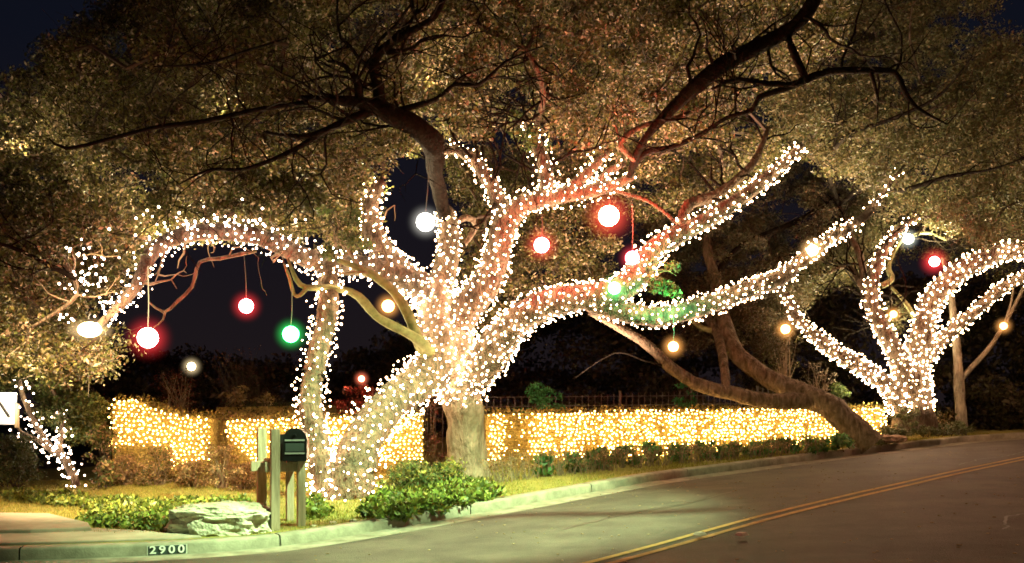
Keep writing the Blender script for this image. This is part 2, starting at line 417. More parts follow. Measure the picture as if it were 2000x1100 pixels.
bulb_me.from_pydata([tuple(v*.021) for v in IV], [], [tuple(int(i) for i in f) for f in IF]); bulb_me.materials.append(M_bulb); bulb_me.polygons.foreach_set('use_smooth', [True]*20)

def wrap(path, rad, label, pitch=.115, gap=.105, start=0, end=1, mat_=None, r=.0205, single=False, loose=.03, group='strings of fairy lights wound round the oak limbs'):
    """a string of bulbs wound round a limb; every bulb sits on the bark"""
    L_ = len(path); i0 = int(start*(L_-1)); i1 = int(end*(L_-1)); up = Vector((.13, .31, .94))
    o = thing('string_light', path[i0], label, 'string lights', group)
    pts = []; ang = random.random()*6; wirep = []; acc = random.random()*gap
    for i in range(i0, i1):
        p, q = path[i], path[i+1]; d = q-p; ln = d.length
        if ln < 1e-6: continue
        t = d/ln; a = t.cross(up)
        a.normalize(); b = a.cross(t)
        R = (rad[i]+rad[i+1])/2+.022
        turns = ln/pitch; steps = max(1, int(turns*2*math.pi*R/.05))
        for s in range(steps):
            f = s/steps; ang_ = ang+turns*2*math.pi*f
            pos = p+d*f+(a*math.cos(ang_)+b*math.sin(ang_))*R
            acc += turns*2*math.pi*R/steps
            if s % 3 == 0: wirep.append(pos)
            if acc >= gap:
                acc -= gap*random.uniform(.55, 1.5)*(1.25 if noise.noise(pos*1.6) < -.12 else .85)
                out = (a*math.cos(ang_)+b*math.sin(ang_))
                pts.append(pos+out*random.uniform(.0, loose)+Vector((random.gauss(0, .024), random.gauss(0, .024), random.gauss(0, .024))))
        ang += turns*2*math.pi
    mb = MB(); mb.tube(wirep, .0035, 3, cap=False); mb.build('wire', M_wire, o)
    m_ = mat_ or M_bulb
    if single:
        vis = sorted(range(len(pts)), key=lambda i: pts[i].y-0*i)[:300]; vs_ = set(vis)
        for i in vis:
            b = bpy.data.objects.new('bulb', bulb_me); COL.objects.link(b); b.parent = o
            b.matrix_parent_inverse = o.matrix_basis.inverted(); b.location = pts[i]
            s = random.choice((.45, .62, .74, .85, 1.02))*r/.021; b.scale = (s, s, s)
        rest = [p for i, p in enumerate(pts) if i not in vs_]
        if rest: bulbs_mesh('bulbs', rest, r*.76, m_, o, .45)['kind'] = 'stuff'
    else:
        bulbs_mesh('bulbs', pts, r*.76, m_, o, .45)['kind'] = 'stuff'
    return o

class Tree:
    def __init__(s, name, base, label, group=None):
        s.root = thing(name, base, label, 'tree', group); s.nodes = []; s.limbs = {}
    def limb(s, key, pts, rs, m=None, name='limb', n=14, rough=.10, step=.12):
        path, rad = catmull([P3(p) for p in pts], rs, step)
        mb = MB(); limb_mesh(mb, path, rad, n, rough); mb.build(name, m or M_bark, s.root, smooth=True)
        s.limbs[key] = (path, rad)
        for i in range(0, len(path), 3): s.nodes.append((path[i], rad[i]))
        return path, rad
    def foliage(s, clumps, radii, per, size, cols, material=None, twig_mat=None, min_r=.006, name='crown', tw=1.0, maxlen=1e9):
        """joins every leaf clump to the nearest branch with a bent twig, then hangs the leaves"""
        pos = [p for p, r in s.nodes]; NN = len(pos)
        arr = np.array([tuple(p) for p in pos]+[(1e6, 1e6, 1e6)]*len(clumps)); par = {}
        C = np.array([tuple(c) for c in clumps])
        dmin = np.full(len(C), 1e9)
        for i in range(0, NN, 400):
            D = np.linalg.norm(C[:, None]-arr[None, i:min(i+400, NN)], axis=2); dmin = np.minimum(dmin, D.min(1))
        order = np.argsort(dmin); idx = {}
        cnt = NN
        links = []
        for k in order:
            d = np.linalg.norm(arr[:cnt]-C[k], axis=1); j = int(np.argmin(d))
            links.append((cnt, j)); arr[cnt] = C[k]; cnt += 1
        size_ = np.ones(cnt)
        for a, b in reversed(links): size_[b] += size_[a]
        mb = MB()
        for a, b in links:
            pa, pb = Vector(arr[a]), Vector(arr[b]); ln = (pa-pb).length
            if ln > maxlen: continue
            ra = min(max(min_r, .0062*math.sqrt(size_[a])*tw), .03, .004+ln*.06); rb = ra*1.2
            side = Vector((random.gauss(0, 1), random.gauss(0, 1), random.gauss(0, .7)))*ln*.11
            side2 = Vector((random.gauss(0, 1), random.gauss(0, 1), random.gauss(0, .7)))*ln*.08
            m1 = pb.lerp(pa, .35)+side; m2 = pb.lerp(pa, .7)+side2
            mb.tube([pb, m1, m2, pa], [rb, rb*.93, ra*1.05, ra], 5, cap=False)
            for q in range(3):
                e = pa+Vector((random.gauss(0, 1), random.gauss(0, 1), random.gauss(0, .7)))*.28
                mb.tube([pa, pa.lerp(e, .5)+Vector((random.gauss(0, .03), 0, random.gauss(0, .03))), e], [ra*.6, ra*.45, .003], 3, cap=False)
        mb.build('twigs', twig_mat or M_twig, s.root)['kind'] = 'stuff'
        leaf_cloud(name, C, np.asarray(radii) if hasattr(radii, '__len__') else np.full(len(C), radii), per, size, cols, material or M_leaf, s.root)['kind'] = 'stuff'

# ---- main oak
oak = Tree('oak_tree', P3((800, 990, 16.2)), 'large spreading live oak wound with white fairy lights, two leaning trunks behind the mailboxes')
T = oak.limb
T('trunk', [(918, 962, 17.3), (914, 900, 17.2), (910, 830, 17.1), (905, 775, 17), (890, 715, 16.9), (868, 650, 16.8), (850, 590, 16.8), (838, 548, 16.8)],
  [.52, .34, .30, .36, .50, .40, .33, .26], M_barkpale, 'trunk', 20, .12)
T('ltrunk', [(672, 1010, 14.9), (684, 940, 14.9), (705, 870, 15.1), (745, 805, 15.6), (800, 760, 16.2), (860, 715, 16.7)], [.40, .37, .30, .27, .30, .36], M_bark, 'trunk', 18, .12)
T('lstem', [(655, 1008, 14.8), (634, 930, 14.8), (614, 840, 14.9), (606, 770, 15.0), (622, 690, 15.2), (640, 610, 15.4), (641, 540, 15.6), (650, 500, 15.8)], [.26, .20, .17, .165, .16, .16, .15, .12])
T('arch', [(838, 575, 16.7), (790, 545, 16.5), (720, 522, 16.2), (650, 518, 15.9), (590, 500, 15.6), (520, 468, 15.3), (440, 452, 15.0), (350, 462, 14.7), (295, 495, 14.4), (272, 550, 14.2), (235, 595, 14), (185, 642, 13.8)],
  [.22, .20, .17, .16, .15, .14, .13, .12, .11, .09, .075, .04])
T('c', [(845, 580, 16.8), (800, 545, 16.7), (755, 505, 16.5), (728, 450, 16.3), (724, 400, 16.1), (745, 352, 16.0)], [.28, .25, .22, .17, .13, .09])
T('d', [(850, 600, 16.8), (866, 540, 16.9), (876, 480, 17), (873, 425, 17), (868, 410, 16.9)], [.26, .22, .19, .17, .13])
T('d2', [(873, 440, 17), (862, 390, 16.7), (850, 340, 16.1), (848, 300, 15.5), (842, 270, 15.0)], [.11, .12, .13, .16, .17], M_barkdark)
T('e', [(868, 660, 16.8), (905, 610, 16.7), (945, 560, 16.5), (970, 500, 16.3), (985, 440, 16.1), (1020, 400, 16.0), (1075, 385, 15.9), (1140, 375, 15.8), (1195, 362, 15.7), (1240, 345, 15.6)],
  [.30, .28, .25, .22, .19, .17, .15, .12, .09, .05])
T('e2', [(988, 425, 16.1), (965, 372, 16.2), (930, 318, 16.3), (890, 292, 16.4), (855, 298, 16.4)], [.15, .12, .10, .08, .05])
T('e3', [(1068, 385, 15.9), (1066, 335, 16), (1050, 285, 16.1), (1030, 240, 16.2), (1020, 228, 16.2)], [.13, .12, .10, .06, .03])
T('e4', [(1105, 380, 15.8), (1140, 345, 15.8), (1170, 315, 15.8), (1190, 292, 15.8)], [.11, .09, .07, .04])
T('e5', [(1150, 378, 15.8), (1190, 335, 15.8), (1220, 320, 15.8)], [.07, .06, .04])
T('f', [(905, 745, 16.9), (950, 705, 16.6), (985, 655, 16.3), (1030, 612, 16.0), (1085, 590, 15.8), (1145, 580, 15.6), (1200, 572, 15.4), (1245, 535, 15.4), (1280, 485, 15.4), (1340, 450, 15.4), (1405, 415, 15.4), (1480, 362, 15.4), (1530, 320, 15.4), (1568, 283, 15.4)],
  [.34, .31, .28, .25, .23, .21, .20, .20, .18, .14, .12, .10, .085, .05], n=16)
T('f2', [(1155, 588, 15.6), (1215, 608, 15.5), (1290, 618, 15.5), (1370, 598, 15.6), (1450, 570, 15.8), (1520, 545, 16), (1560, 512, 16.2), (1600, 482, 16.4), (1650, 448, 16.6), (1690, 422, 16.8), (1720, 385, 17), (1745, 350, 17.1), (1765, 325, 17.2)],
  [.19, .17, .16, .15, .14, .13, .11, .10, .09, .07, .045, .03, .02])
# bare limbs with green light painted into the bark
T('g1', [(835, 700, 16.5), (815, 660, 16.2), (800, 620, 16.1), (778, 580, 16), (745, 548, 15.9), (710, 528, 15.8), (660, 508, 15.6)], [.11, .10, .085, .08, .075, .065, .04], M_greentint)
T('g2', [(840, 690, 16.4), (820, 665, 16.1), (775, 640, 15.9), (735, 618, 15.8), (712, 590, 15.7), (685, 570, 15.6), (640, 562, 15.4), (598, 562, 15.2), (578, 545, 15.1), (562, 505, 15)], [.10, .085, .075, .07, .075, .06, .055, .045, .035, .02], M_greentint)
T('g3', [(600, 562, 15.2), (586, 577, 15.1), (574, 575, 15.1), (566, 545, 15), (555, 515, 15)], [.035, .03, .028, .025, .02], M_greentint)
# dark unlit limbs against the lit crown
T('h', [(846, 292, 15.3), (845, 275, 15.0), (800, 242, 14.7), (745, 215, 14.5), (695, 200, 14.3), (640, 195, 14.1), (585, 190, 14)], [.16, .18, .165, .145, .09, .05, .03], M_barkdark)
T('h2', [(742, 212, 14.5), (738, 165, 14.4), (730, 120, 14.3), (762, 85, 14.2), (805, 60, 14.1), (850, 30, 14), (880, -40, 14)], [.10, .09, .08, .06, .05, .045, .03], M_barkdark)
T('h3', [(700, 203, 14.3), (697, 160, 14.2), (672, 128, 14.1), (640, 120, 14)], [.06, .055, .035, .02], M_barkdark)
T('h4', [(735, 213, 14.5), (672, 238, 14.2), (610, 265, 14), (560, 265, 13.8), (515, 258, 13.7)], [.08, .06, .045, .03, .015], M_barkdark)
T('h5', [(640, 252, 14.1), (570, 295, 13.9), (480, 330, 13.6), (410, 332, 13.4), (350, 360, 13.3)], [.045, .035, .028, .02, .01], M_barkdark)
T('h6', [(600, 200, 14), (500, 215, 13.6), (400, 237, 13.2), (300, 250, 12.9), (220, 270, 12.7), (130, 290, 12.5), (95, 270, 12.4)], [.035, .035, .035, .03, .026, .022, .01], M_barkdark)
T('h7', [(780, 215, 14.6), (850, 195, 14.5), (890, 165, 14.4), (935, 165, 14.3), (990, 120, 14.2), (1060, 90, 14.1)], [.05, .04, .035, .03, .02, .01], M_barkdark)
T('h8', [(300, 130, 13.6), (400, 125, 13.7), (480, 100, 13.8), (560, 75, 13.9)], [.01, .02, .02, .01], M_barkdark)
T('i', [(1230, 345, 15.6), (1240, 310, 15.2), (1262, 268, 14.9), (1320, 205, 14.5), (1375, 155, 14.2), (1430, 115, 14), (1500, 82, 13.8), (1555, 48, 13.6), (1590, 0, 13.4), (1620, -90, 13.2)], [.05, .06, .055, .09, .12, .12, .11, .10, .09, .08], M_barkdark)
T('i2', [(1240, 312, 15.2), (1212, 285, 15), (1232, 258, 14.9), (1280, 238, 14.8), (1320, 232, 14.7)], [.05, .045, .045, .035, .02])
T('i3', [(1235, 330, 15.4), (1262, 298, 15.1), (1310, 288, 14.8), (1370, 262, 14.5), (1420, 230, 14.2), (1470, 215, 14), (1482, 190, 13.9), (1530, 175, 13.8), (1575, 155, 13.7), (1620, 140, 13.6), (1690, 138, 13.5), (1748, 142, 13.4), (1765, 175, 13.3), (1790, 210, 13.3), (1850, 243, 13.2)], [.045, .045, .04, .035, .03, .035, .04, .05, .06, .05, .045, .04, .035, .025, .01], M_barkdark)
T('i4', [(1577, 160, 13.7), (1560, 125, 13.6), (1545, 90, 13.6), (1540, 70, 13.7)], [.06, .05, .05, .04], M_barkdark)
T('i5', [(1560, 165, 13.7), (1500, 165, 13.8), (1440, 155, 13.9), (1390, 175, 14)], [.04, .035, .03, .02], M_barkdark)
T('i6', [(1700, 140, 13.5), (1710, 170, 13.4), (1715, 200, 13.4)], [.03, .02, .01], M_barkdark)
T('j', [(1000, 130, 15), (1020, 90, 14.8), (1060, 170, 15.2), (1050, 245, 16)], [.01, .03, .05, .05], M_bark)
T('k', [(1200, 372, 15.7), (1265, 392, 15.6), (1310, 425, 15.5), (1335, 450, 15.4)], [.03, .035, .03, .03])
T('k2', [(1330, 445, 15.4), (1345, 400, 15.6), (1400, 380, 15.8), (1470, 320, 16.2), (1500, 250, 16.6)], [.08, .09, .08, .06, .04], M_bark)
T('m', [(120, 500, 13.6), (150, 560, 13.6), (138, 590, 13.5), (60, 640, 13.4)], [.04, .035, .03, .015])
T('m2', [(150, 545, 13.6), (100, 520, 13.5), (40, 490, 13.3), (-20, 470, 13.2)], [.04, .035, .03, .02], M_barkdark)
T('n', [(500, 490, 15.2), (430, 505, 15.0), (390, 512, 14.9), (375, 560, 14.8), (345, 590, 14.7), (320, 610, 14.6), (290, 590, 14.5)], [.03, .03, .03, .028, .025, .02, .01])
T('n2', [(322, 608, 14.6), (318, 625, 14.6), (300, 640, 14.6)], [.018, .012, .008])
T('back', [(905, 480, 17.5), (930, 440, 18), (910, 425, 17.8), (870, 450, 17.2)], [.05, .06, .06, .05], M_barkpale)

path_, rad_ = catmull([Vector(q) for q in ((4.3, 13.2, 7.7), (3.6, 11.6, 7.4), (2.75, 10.25, 7.05), (2.2, 10.03, 7.0), (1.85, 10.12, 7.0), (1.5, 9.98, 7.0), (1.1, 9.9, 7.1))], [.07, .055, .04, .034, .03, .028, .01])  # unseen branch above the view, shaped to cast the shadow band on the road
mb = MB(); limb_mesh(mb, path_, rad_, 10); mb.build('limb', M_barkdark, oak.root, smooth=True)
def branchlets(tree, keys, n, m, seed, lmax=2.0):
    """crooked dark side shoots with forks, all growing out of the named limbs"""
    rnd = random.Random(seed); mb = MB()
    def shoot(p, d, L_, r, depth):
        k = max(4, int(L_/.16)); pts = [p.copy()]; q = p.copy(); d = d.normalized()
        for i in range(k):
            d = (d+Vector((rnd.gauss(0, .30), rnd.gauss(0, .22), rnd.gauss(.03, .30)))).normalized(); q = q+d*L_/k; pts.append(q.copy())
            if depth < 2 and i > 0 and rnd.random() < .36:
                shoot(q.copy(), d+Vector((rnd.gauss(0, .8), rnd.gauss(0, .5), rnd.gauss(.1, .8))), L_*rnd.uniform(.35, .6), r*(1-i/k)*.7+.002, depth+1)
        mb.tube(pts, [r*(1-.85*i/k)+.002 for i in range(k+1)], 5, cap=False)
    for _ in range(n):
        path, rad = tree.limbs[rnd.choice(keys)]; i = rnd.randrange(len(path)//6, len(path))
        t = (path[min(i+1, len(path)-1)]-path[max(i-1, 0)]).normalized()
        d = t*.7+Vector((rnd.gauss(0, .8), rnd.gauss(-.1, .35), rnd.gauss(.25, .7)))
        shoot(path[i], d, rnd.uniform(.6, lmax), max(.008, min(.028, rad[i]*.4)), 0)
    mb.build('branchlets', m, tree.root)['kind'] = 'stuff'
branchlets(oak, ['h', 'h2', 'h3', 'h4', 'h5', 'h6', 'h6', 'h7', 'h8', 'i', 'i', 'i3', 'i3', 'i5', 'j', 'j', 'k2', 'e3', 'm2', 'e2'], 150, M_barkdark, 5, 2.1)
branchlets(oak, ['arch', 'arch', 'n', 'g1', 'g3', 'm', 'c', 'i2'], 26, M_twigpale, 9, .9)
# ---- bulbs on the oak
LB = oak.limbs
def W(key, label, **k):
    k['gap'] = k.get('gap', .105)*.82; k['pitch'] = k.get('pitch', .115)*.9
    return wrap(*LB[key], label, **k)
W('ltrunk', 'dense fairy lights wound round the thick leaning front trunk behind the mailboxes', single=True, pitch=.15, gap=.14, loose=.14, mat_=M_bulb, r=.024)
W('lstem', 'fairy lights on the thin upright stem just right of the arched mailbox', single=True, pitch=.13, gap=.12, loose=.10, r=.023)
W('trunk', 'brightest mass of fairy lights where all the big limbs meet the pale trunk', start=.42, pitch=.12, gap=.12, single=True, loose=.08, r=.022)
W('arch', 'loose whiter fairy lights along the limb arching low over the left lawn', mat_=M_bulbcool, pitch=.15, gap=.12, loose=.10)
W('c', 'fairy lights on the short limb curling up left of the white light ball', pitch=.14, gap=.12, loose=.05)
W('d', 'fairy lights on the straight upright stub beside the white light ball', pitch=.14, gap=.13)
W('e', 'fairy lights on the limb that rises right of centre to the big red ball', start=.04, pitch=.13, gap=.12, loose=.06)
W('e2', 'fairy lights on the branch bending back to the left under a dark limb', pitch=.14, gap=.13, loose=.05)
W('e3', 'fairy lights on the topmost upright branch with greenish leaves', pitch=.14, gap=.13, loose=.10)
W('e4', 'fairy lights on the short spur above the big red ball', pitch=.13, gap=.13, loose=.10)
W('e5', 'few fairy lights on the thin twig nearest above the big red ball', pitch=.15, gap=.13, loose=.08)
W('f', 'fairy lights on the biggest limb arching right from the trunk and then up', start=.03, pitch=.115, gap=.115, single=True, r=.0215)
W('f2', 'fairy lights on the long low limb reaching toward the right-hand oak', start=.05, end=.80, pitch=.12, gap=.12, single=True, r=.021)
W('f2', 'sparse fairy lights on the thin upper end of the long low limb', start=.86, pitch=.22, gap=.13, loose=.06)
# lights loose in the leaves at the far left
o = thing('string_light', P3((150, 540, 13.6)), 'loose white fairy lights scattered through leaves at the far left of the oak', 'string lights', 'strings of fairy lights wound round the oak limbs')
pts = []
for cx, cy, sx, sy, n_ in ((160, 545, 22, 14, 34), (150, 495, 14, 12, 12), (185, 520, 18, 14, 14), (125, 622, 12, 6, 10), (210, 600, 18, 18, 12), (330, 440, 50, 18, 20), (470, 432, 60, 12, 22)):
    for _ in range(n_): pts.append(at(random.gauss(cx, sx), random.gauss(cy, sy), random.uniform(13.2, 14)))
bulbs_mesh('bulbs', pts, .018, M_bulbcool, o)['kind'] = 'stuff'

# ---- oak crown
cl = []
cl += sample_region([(-140, 240), (0, 175), (60, 120), (130, 85), (225, 15), (270, -60), (300, -140), (1700, -140), (1650, 60), (1450, 170), (1400, 250), (1200, 290), (1000, 240), (860, 280), (720, 330), (600, 430), (300, 440), (260, 520), (-140, 520)], (14.6, 22), 1450)
cl += sample_region([(-140, 400), (240, 400), (250, 520), (150, 600), (100, 640), (215, 670), (235, 690), (160, 725), (60, 735), (-140, 760)], (13.4, 18), 230, keep=lambda x, y, Y: not (Y < 14.5 and 110 < x < 260 and 470 < y < 680))
cl += sample_region([(270, 425), (690, 330), (720, 350), (700, 440), (690, 495), (600, 470), (520, 445), (420, 440), (300, 470)], (16, 19), 120)
cl += sample_region([(870, 300), (1200, 290), (1420, 210), (1560, 270), (1420, 380), (1290, 420), (1200, 430), (1180, 555), (1060, 570), (950, 640), (900, 590), (915, 420)], (18.5, 23), 260)
oak.foliage(cl, rng.uniform(.25, .62, len(cl)), 360, .074, OAK, maxlen=4.5)
leaf_cloud('leaf_spray', [at(random.gauss(675, 22), random.gauss(460, 26), random.uniform(15, 16)) for _ in range(9)]+
           [at(random.gauss(1040, 16), random.gauss(262, 16), 16) for _ in range(6)]+[at(random.gauss(1290, 30), random.gauss(545, 18), 15.2) for _ in range(7)], np.full(22, .16), 46, .085, GREEN, M_leaf, oak.root)['kind'] = 'stuff'
mb = MB()
for k in range(9):
    p = at(1255+random.uniform(-5, 15), 535+random.uniform(-20, 20), 15.3); q = p+Vector((random.uniform(.15, .55), random.uniform(-.3, .2), random.uniform(-.3, .3)))
    mb.tube([p, p.lerp(q, .3)+Vector((0, 0, random.uniform(-.12, .12))), p.lerp(q, .65)+Vector((random.uniform(-.08, .08), 0, random.uniform(-.1, .1))), q], [.016, .013, .009, .003], 5)
mb.build('twig', M_greentint, oak.root)

# ---- leaning brown tree
lean = Tree('oak_tree', P3((1690, 862, 21)), 'bare brown oak leaning left over the hedge without any lights', 'oaks along the road')
T = lean.limb
T('t', [(1700, 872, 20.6), (1665, 835, 20.7), (1620, 795, 20.8), (1570, 772, 21), (1500, 738, 21.3), (1440, 690, 21.6), (1412, 620, 22), (1395, 540, 22.3), (1380, 470, 22.6), (1400, 400, 23)],
  [.34, .29, .27, .23, .20, .185, .16, .13, .10, .07], M_bark, 'trunk', 16)
T('u', [(1585, 782, 20.9), (1500, 783, 20.7), (1430, 768, 20.5), (1365, 752, 20.3), (1310, 718, 20), (1262, 672, 19.6), (1200, 635, 19.2), (1150, 610, 19)], [.18, .165, .155, .14, .115, .10, .08, .05], M_bark)
T('v', [(1430, 690, 21.6), (1405, 650, 21.9), (1370, 640, 22), (1320, 600, 22.3)], [.10, .08, .06, .03], M_greentint)
T('w', [(1418, 760, 20.4), (1412, 700, 21), (1395, 640, 22), (1350, 590, 23)], [.09, .10, .10, .06])
T('x', [(1310, 718, 20), (1260, 705, 19.6), (1200, 690, 19.2), (1120, 740, 19)], [.018, .014, .010, .004], M_barkdark)
T('y', [(1395, 540, 22.3), (1450, 480, 22.5), (1560, 430, 22.8), (1640, 380, 23)], [.08, .07, .06, .03], M_barkdark)
cl = sample_region([(1240, 440), (1400, 330), (1560, 300), (1720, 330), (1720, 420), (1640, 470), (1620, 520), (1500, 600), (1420, 700), (1330, 690), (1280, 610)], (22, 27), 230)
cl += sample_region([(1440, 560), (1560, 560), (1560, 640), (1500, 700), (1420, 640)], (22, 24), 26)
lean.foliage(cl, rng.uniform(.25, .55, len(cl)), 300, .075, [(.11, .085, .045), (.14, .10, .06), (.08, .075, .035)], maxlen=4)

# ---- right-hand lit oak
ro = Tree('oak_tree', P3((1778, 838, 22.2)), 'oak on the right with fairy-lit forked trunk above a small planting bed', 'oaks along the road')
T = ro.limb
T('t', [(1785, 842, 22.2), (1783, 800, 22.2), (1780, 750, 22.2), (1790, 700, 22.2), (1802, 650, 22.1), (1815, 600, 22), (1850, 550, 21.8), (1900, 515, 21.6), (1960, 492, 21.4), (2030, 488, 21.2), (2100, 470, 21)],
  [.50, .42, .40, .30, .26, .24, .23, .21, .18, .16, .1], M_bark, 'trunk', 18)
T('l', [(1765, 805, 22), (1735, 755, 21.9), (1690, 722, 21.8), (1640, 692, 21.6), (1590, 655, 21.4), (1555, 618, 21.3), (1535, 575, 21.2)], [.24, .19, .165, .15, .13, .11, .07])
T('m', [(1772, 770, 22), (1755, 700, 22), (1722, 640, 21.9), (1700, 580, 21.8), (1712, 520, 21.8), (1738, 470, 21.8), (1765, 440, 21.8), (1795, 425, 21.8)], [.26, .21, .18, .16, .13, .11, .08, .03])
T('r', [(1808, 700, 22.1), (1850, 655, 22), (1900, 612, 21.9), (1950, 568, 21.8), (2000, 540, 21.7), (2060, 500, 21.6)], [.17, .15, .13, .12, .11, .08])
T('q', [(1718, 560, 21.8), (1742, 545, 22), (1735, 520, 22.4), (1760, 470, 22.6), (1810, 455, 22.8), (1850, 470, 23)], [.07, .07, .06, .05, .04, .02], M_greentint)
T('s', [(1700, 590, 21.8), (1680, 550, 22), (1650, 520, 22.4), (1600, 545, 22.8)], [.10, .08, .06, .03])
T('s2', [(1690, 570, 21.9), (1680, 500, 22.1), (1660, 460, 22.4), (1640, 400, 22.8)], [.09, .08, .07, .05])
T('n', [(1800, 650, 22.1), (1775, 600, 22.4), (1740, 560, 22.8)], [.06, .05, .03], M_greentint)
T('p', [(1640, 400, 22.8), (1690, 365, 20), (1760, 372, 18.6), (1850, 345, 18.0), (1940, 330, 17.6), (2020, 300, 17.2)], [.05, .05, .045, .035, .02, .01], M_barkdark)
T('p2', [(1640, 400, 22.8), (1620, 330, 20), (1650, 268, 18.5), (1735, 235, 17.8), (1830, 190, 17.4), (1900, 110, 17)], [.05, .05, .045, .035, .025, .01], M_barkdark)
branchlets(ro, ['p', 'p2', 's', 's2', 'q', 'm'], 60, M_barkdark, 3, 2.0)
cl = sample_region([(1480, 190), (1640, 60), (1680, -140), (1900, -140), (1925, 0), (1965, 90), (2140, 150), (2140, 500), (1980, 470), (1860, 470), (1760, 400), (1690, 350), (1560, 300)], (18, 26), 560)
cl += sample_region([(1700, 330), (2130, 330), (2130, 560), (1990, 560), (1880, 500), (1760, 520), (1740, 640), (1700, 500)], (23, 27), 110)
cl += sample_region([(1550, 480), (1700, 380), (1700, 560), (1640, 540), (1560, 570)], (22.5, 26), 60)
ro.foliage(cl, rng.uniform(.3, .65, len(cl)), 330, .072, [(.09, .085, .035), (.12, .11, .045), (.07, .08, .03), (.15, .12, .06)], maxlen=5)
LB = ro.limbs; G2 = 'strings of fairy lights on the right-hand oak'
W('t', 'fairy lights on the main fork of the right-hand oak sweeping out of frame', start=.09, pitch=.14, gap=.13, group=G2, r=.026, loose=.04)
W('l', 'fairy lights on the right-hand oak limb dipping left to the hedge end', pitch=.13, gap=.13, group=G2, r=.026)
W('m', 'fairy lights on the right-hand oak limb that bends up to a white ball', start=.08, pitch=.15, gap=.14, group=G2, r=.025)
W('r', 'fairy lights on the thinner lower right branch of the right-hand oak', start=.03, pitch=.14, gap=.14, group=G2, r=.025)

# ---- slim tree at the far right
slim = Tree('young_tree', P3((1878, 840, 23.5)), 'slim unlit young tree with one side branch at the right roadside')
T = slim.limb
T('t', [(1880, 845, 23.5), (1874, 780, 23.5), (1872, 725, 23.5), (1866, 650, 23.6), (1855, 560, 23.8), (1840, 500, 24)], [.14, .12, .115, .09, .07, .04], M_barkpale, 'trunk', 10)
T('b', [(1878, 740, 23.5), (1900, 715, 23.5), (1930, 682, 23.4), (1958, 640, 23.3), (1980, 600, 23.3), (2010, 540, 23.2)], [.075, .065, .06, .05, .045, .03], M_barkpale)
T('c', [(1962, 632, 23.3), (1975, 590, 23.3), (1982, 540, 23.3)], [.03, .025, .02], M_barkpale)

# ---- small multi-stem tree at left, lights on its stems
lt = Tree('small_tree', P3((120, 945, 17.4)), 'small bushy multi-stem tree with white lights by the bright board at far left')
T = lt.limb
T('a', [(150, 950, 17.4), (130, 900, 17.4), (95, 870, 17.4), (65, 820, 17.3), (45, 775, 17.2), (38, 740, 17.2)], [.07, .065, .06, .05, .04, .03], M_bark, 'stem')
T('b', [(140, 930, 17.4), (118, 880, 17.5), (122, 830, 17.6), (112, 800, 17.6)], [.05, .045, .04, .02], M_bark, 'stem')
T('c', [(110, 890, 17.4), (75, 860, 17.3), (42, 845, 17.2), (20, 810, 17.1)], [.045, .04, .03, .02], M_bark, 'stem')
cl = sample_region([(40, 730), (150, 735), (190, 790), (180, 850), (120, 860), (70, 800)], (17.6, 18.8), 46)+sample_region([(-60, 700), (100, 690), (110, 760), (-60, 770)], (17.5, 19), 26)
lt.foliage(cl, rng.uniform(.18, .34, len(cl)), 190, .08, GREEN+OAK[:2])
LB = lt.limbs; G3 = 'lights on the small tree at the left'
for key, lab in (('a', 'white lights on the longest stem of the small far-left tree down to the lawn'), ('b', 'white lights on the inner upright stem of the small far-left tree'), ('c', 'white lights on the stem bending left under the bright board')):
    W(key, lab, group=G3, pitch=.13, gap=.12, loose=.12, mat_=M_bulbcool, r=.024)

# ------------------------------------------------------------------ light balls
def ball(px, py, Y, rpx, color, core, label, shell=2.1, hs=.5, cord_to=None, warm=None, stretch=1, hp=10.0):
    r = rpx/F*Y; c = at(px, py, Y)
    t = thing('light_ball', c, label, 'light ball', 'glowing light balls hung in the trees')
    import bmesh
    bm = bmesh.new(); bmesh.ops.create_icosphere(bm, subdivisions=3, radius=r)
    for v in bm.verts: v.co += c; v.co.x = c.x+(v.co.x-c.x)*stretch
    me = bpy.data.meshes.new('lamp_core'); bm.to_mesh(me); bm.free()
    me.polygons.foreach_set('use_smooth', [True]*len(me.polygons))
    link('lamp_core', me, t, emis('lamp_core_glow', color, core))
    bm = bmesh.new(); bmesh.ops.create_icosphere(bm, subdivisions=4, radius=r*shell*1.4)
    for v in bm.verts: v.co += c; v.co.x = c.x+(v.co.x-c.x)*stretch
    me = bpy.data.meshes.new('halo_shell'); bm.to_mesh(me); bm.free()
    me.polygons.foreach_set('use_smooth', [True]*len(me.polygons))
    link('halo_shell', me, t, halo('halo_shell', warm or color, hs*1.1, hp))  # painted halo round the core, no solid globe
    mb = MB()   # wire cage hoops
    for k in range(3):
        pts_ = [c+Vector((math.cos(a)*math.cos(k*1.05), math.cos(a)*math.sin(k*1.05), math.sin(a)))*r*1.03 for a in np.linspace(0, 2*math.pi, 25)]
        mb.tube(pts_, .0025, 3, cap=False)
    mb.build('wire_cage', M_wire, t)
    if cord_to:
        q = at(cord_to[0], cord_to[1], Y)
        mb = MB(); mb.tube([c+Vector((0, 0, r)), c.lerp(q, .5)+Vector((.01, 0, 0)), q], .007, 5); mb.build('cord', M_cord, t)
    return t
RED = (1, .045, .05); GRN = (.05, 1, .16); WHT = (1, .96, .86); ORG = (1, .42, .10)
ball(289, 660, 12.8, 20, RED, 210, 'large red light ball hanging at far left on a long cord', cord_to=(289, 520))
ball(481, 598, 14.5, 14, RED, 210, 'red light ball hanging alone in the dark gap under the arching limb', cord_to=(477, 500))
ball(568, 653, 14.0, 16, GRN, 45, 'green light ball hanging left of the thin lit stem', cord_to=(570, 560), shell=1.9)
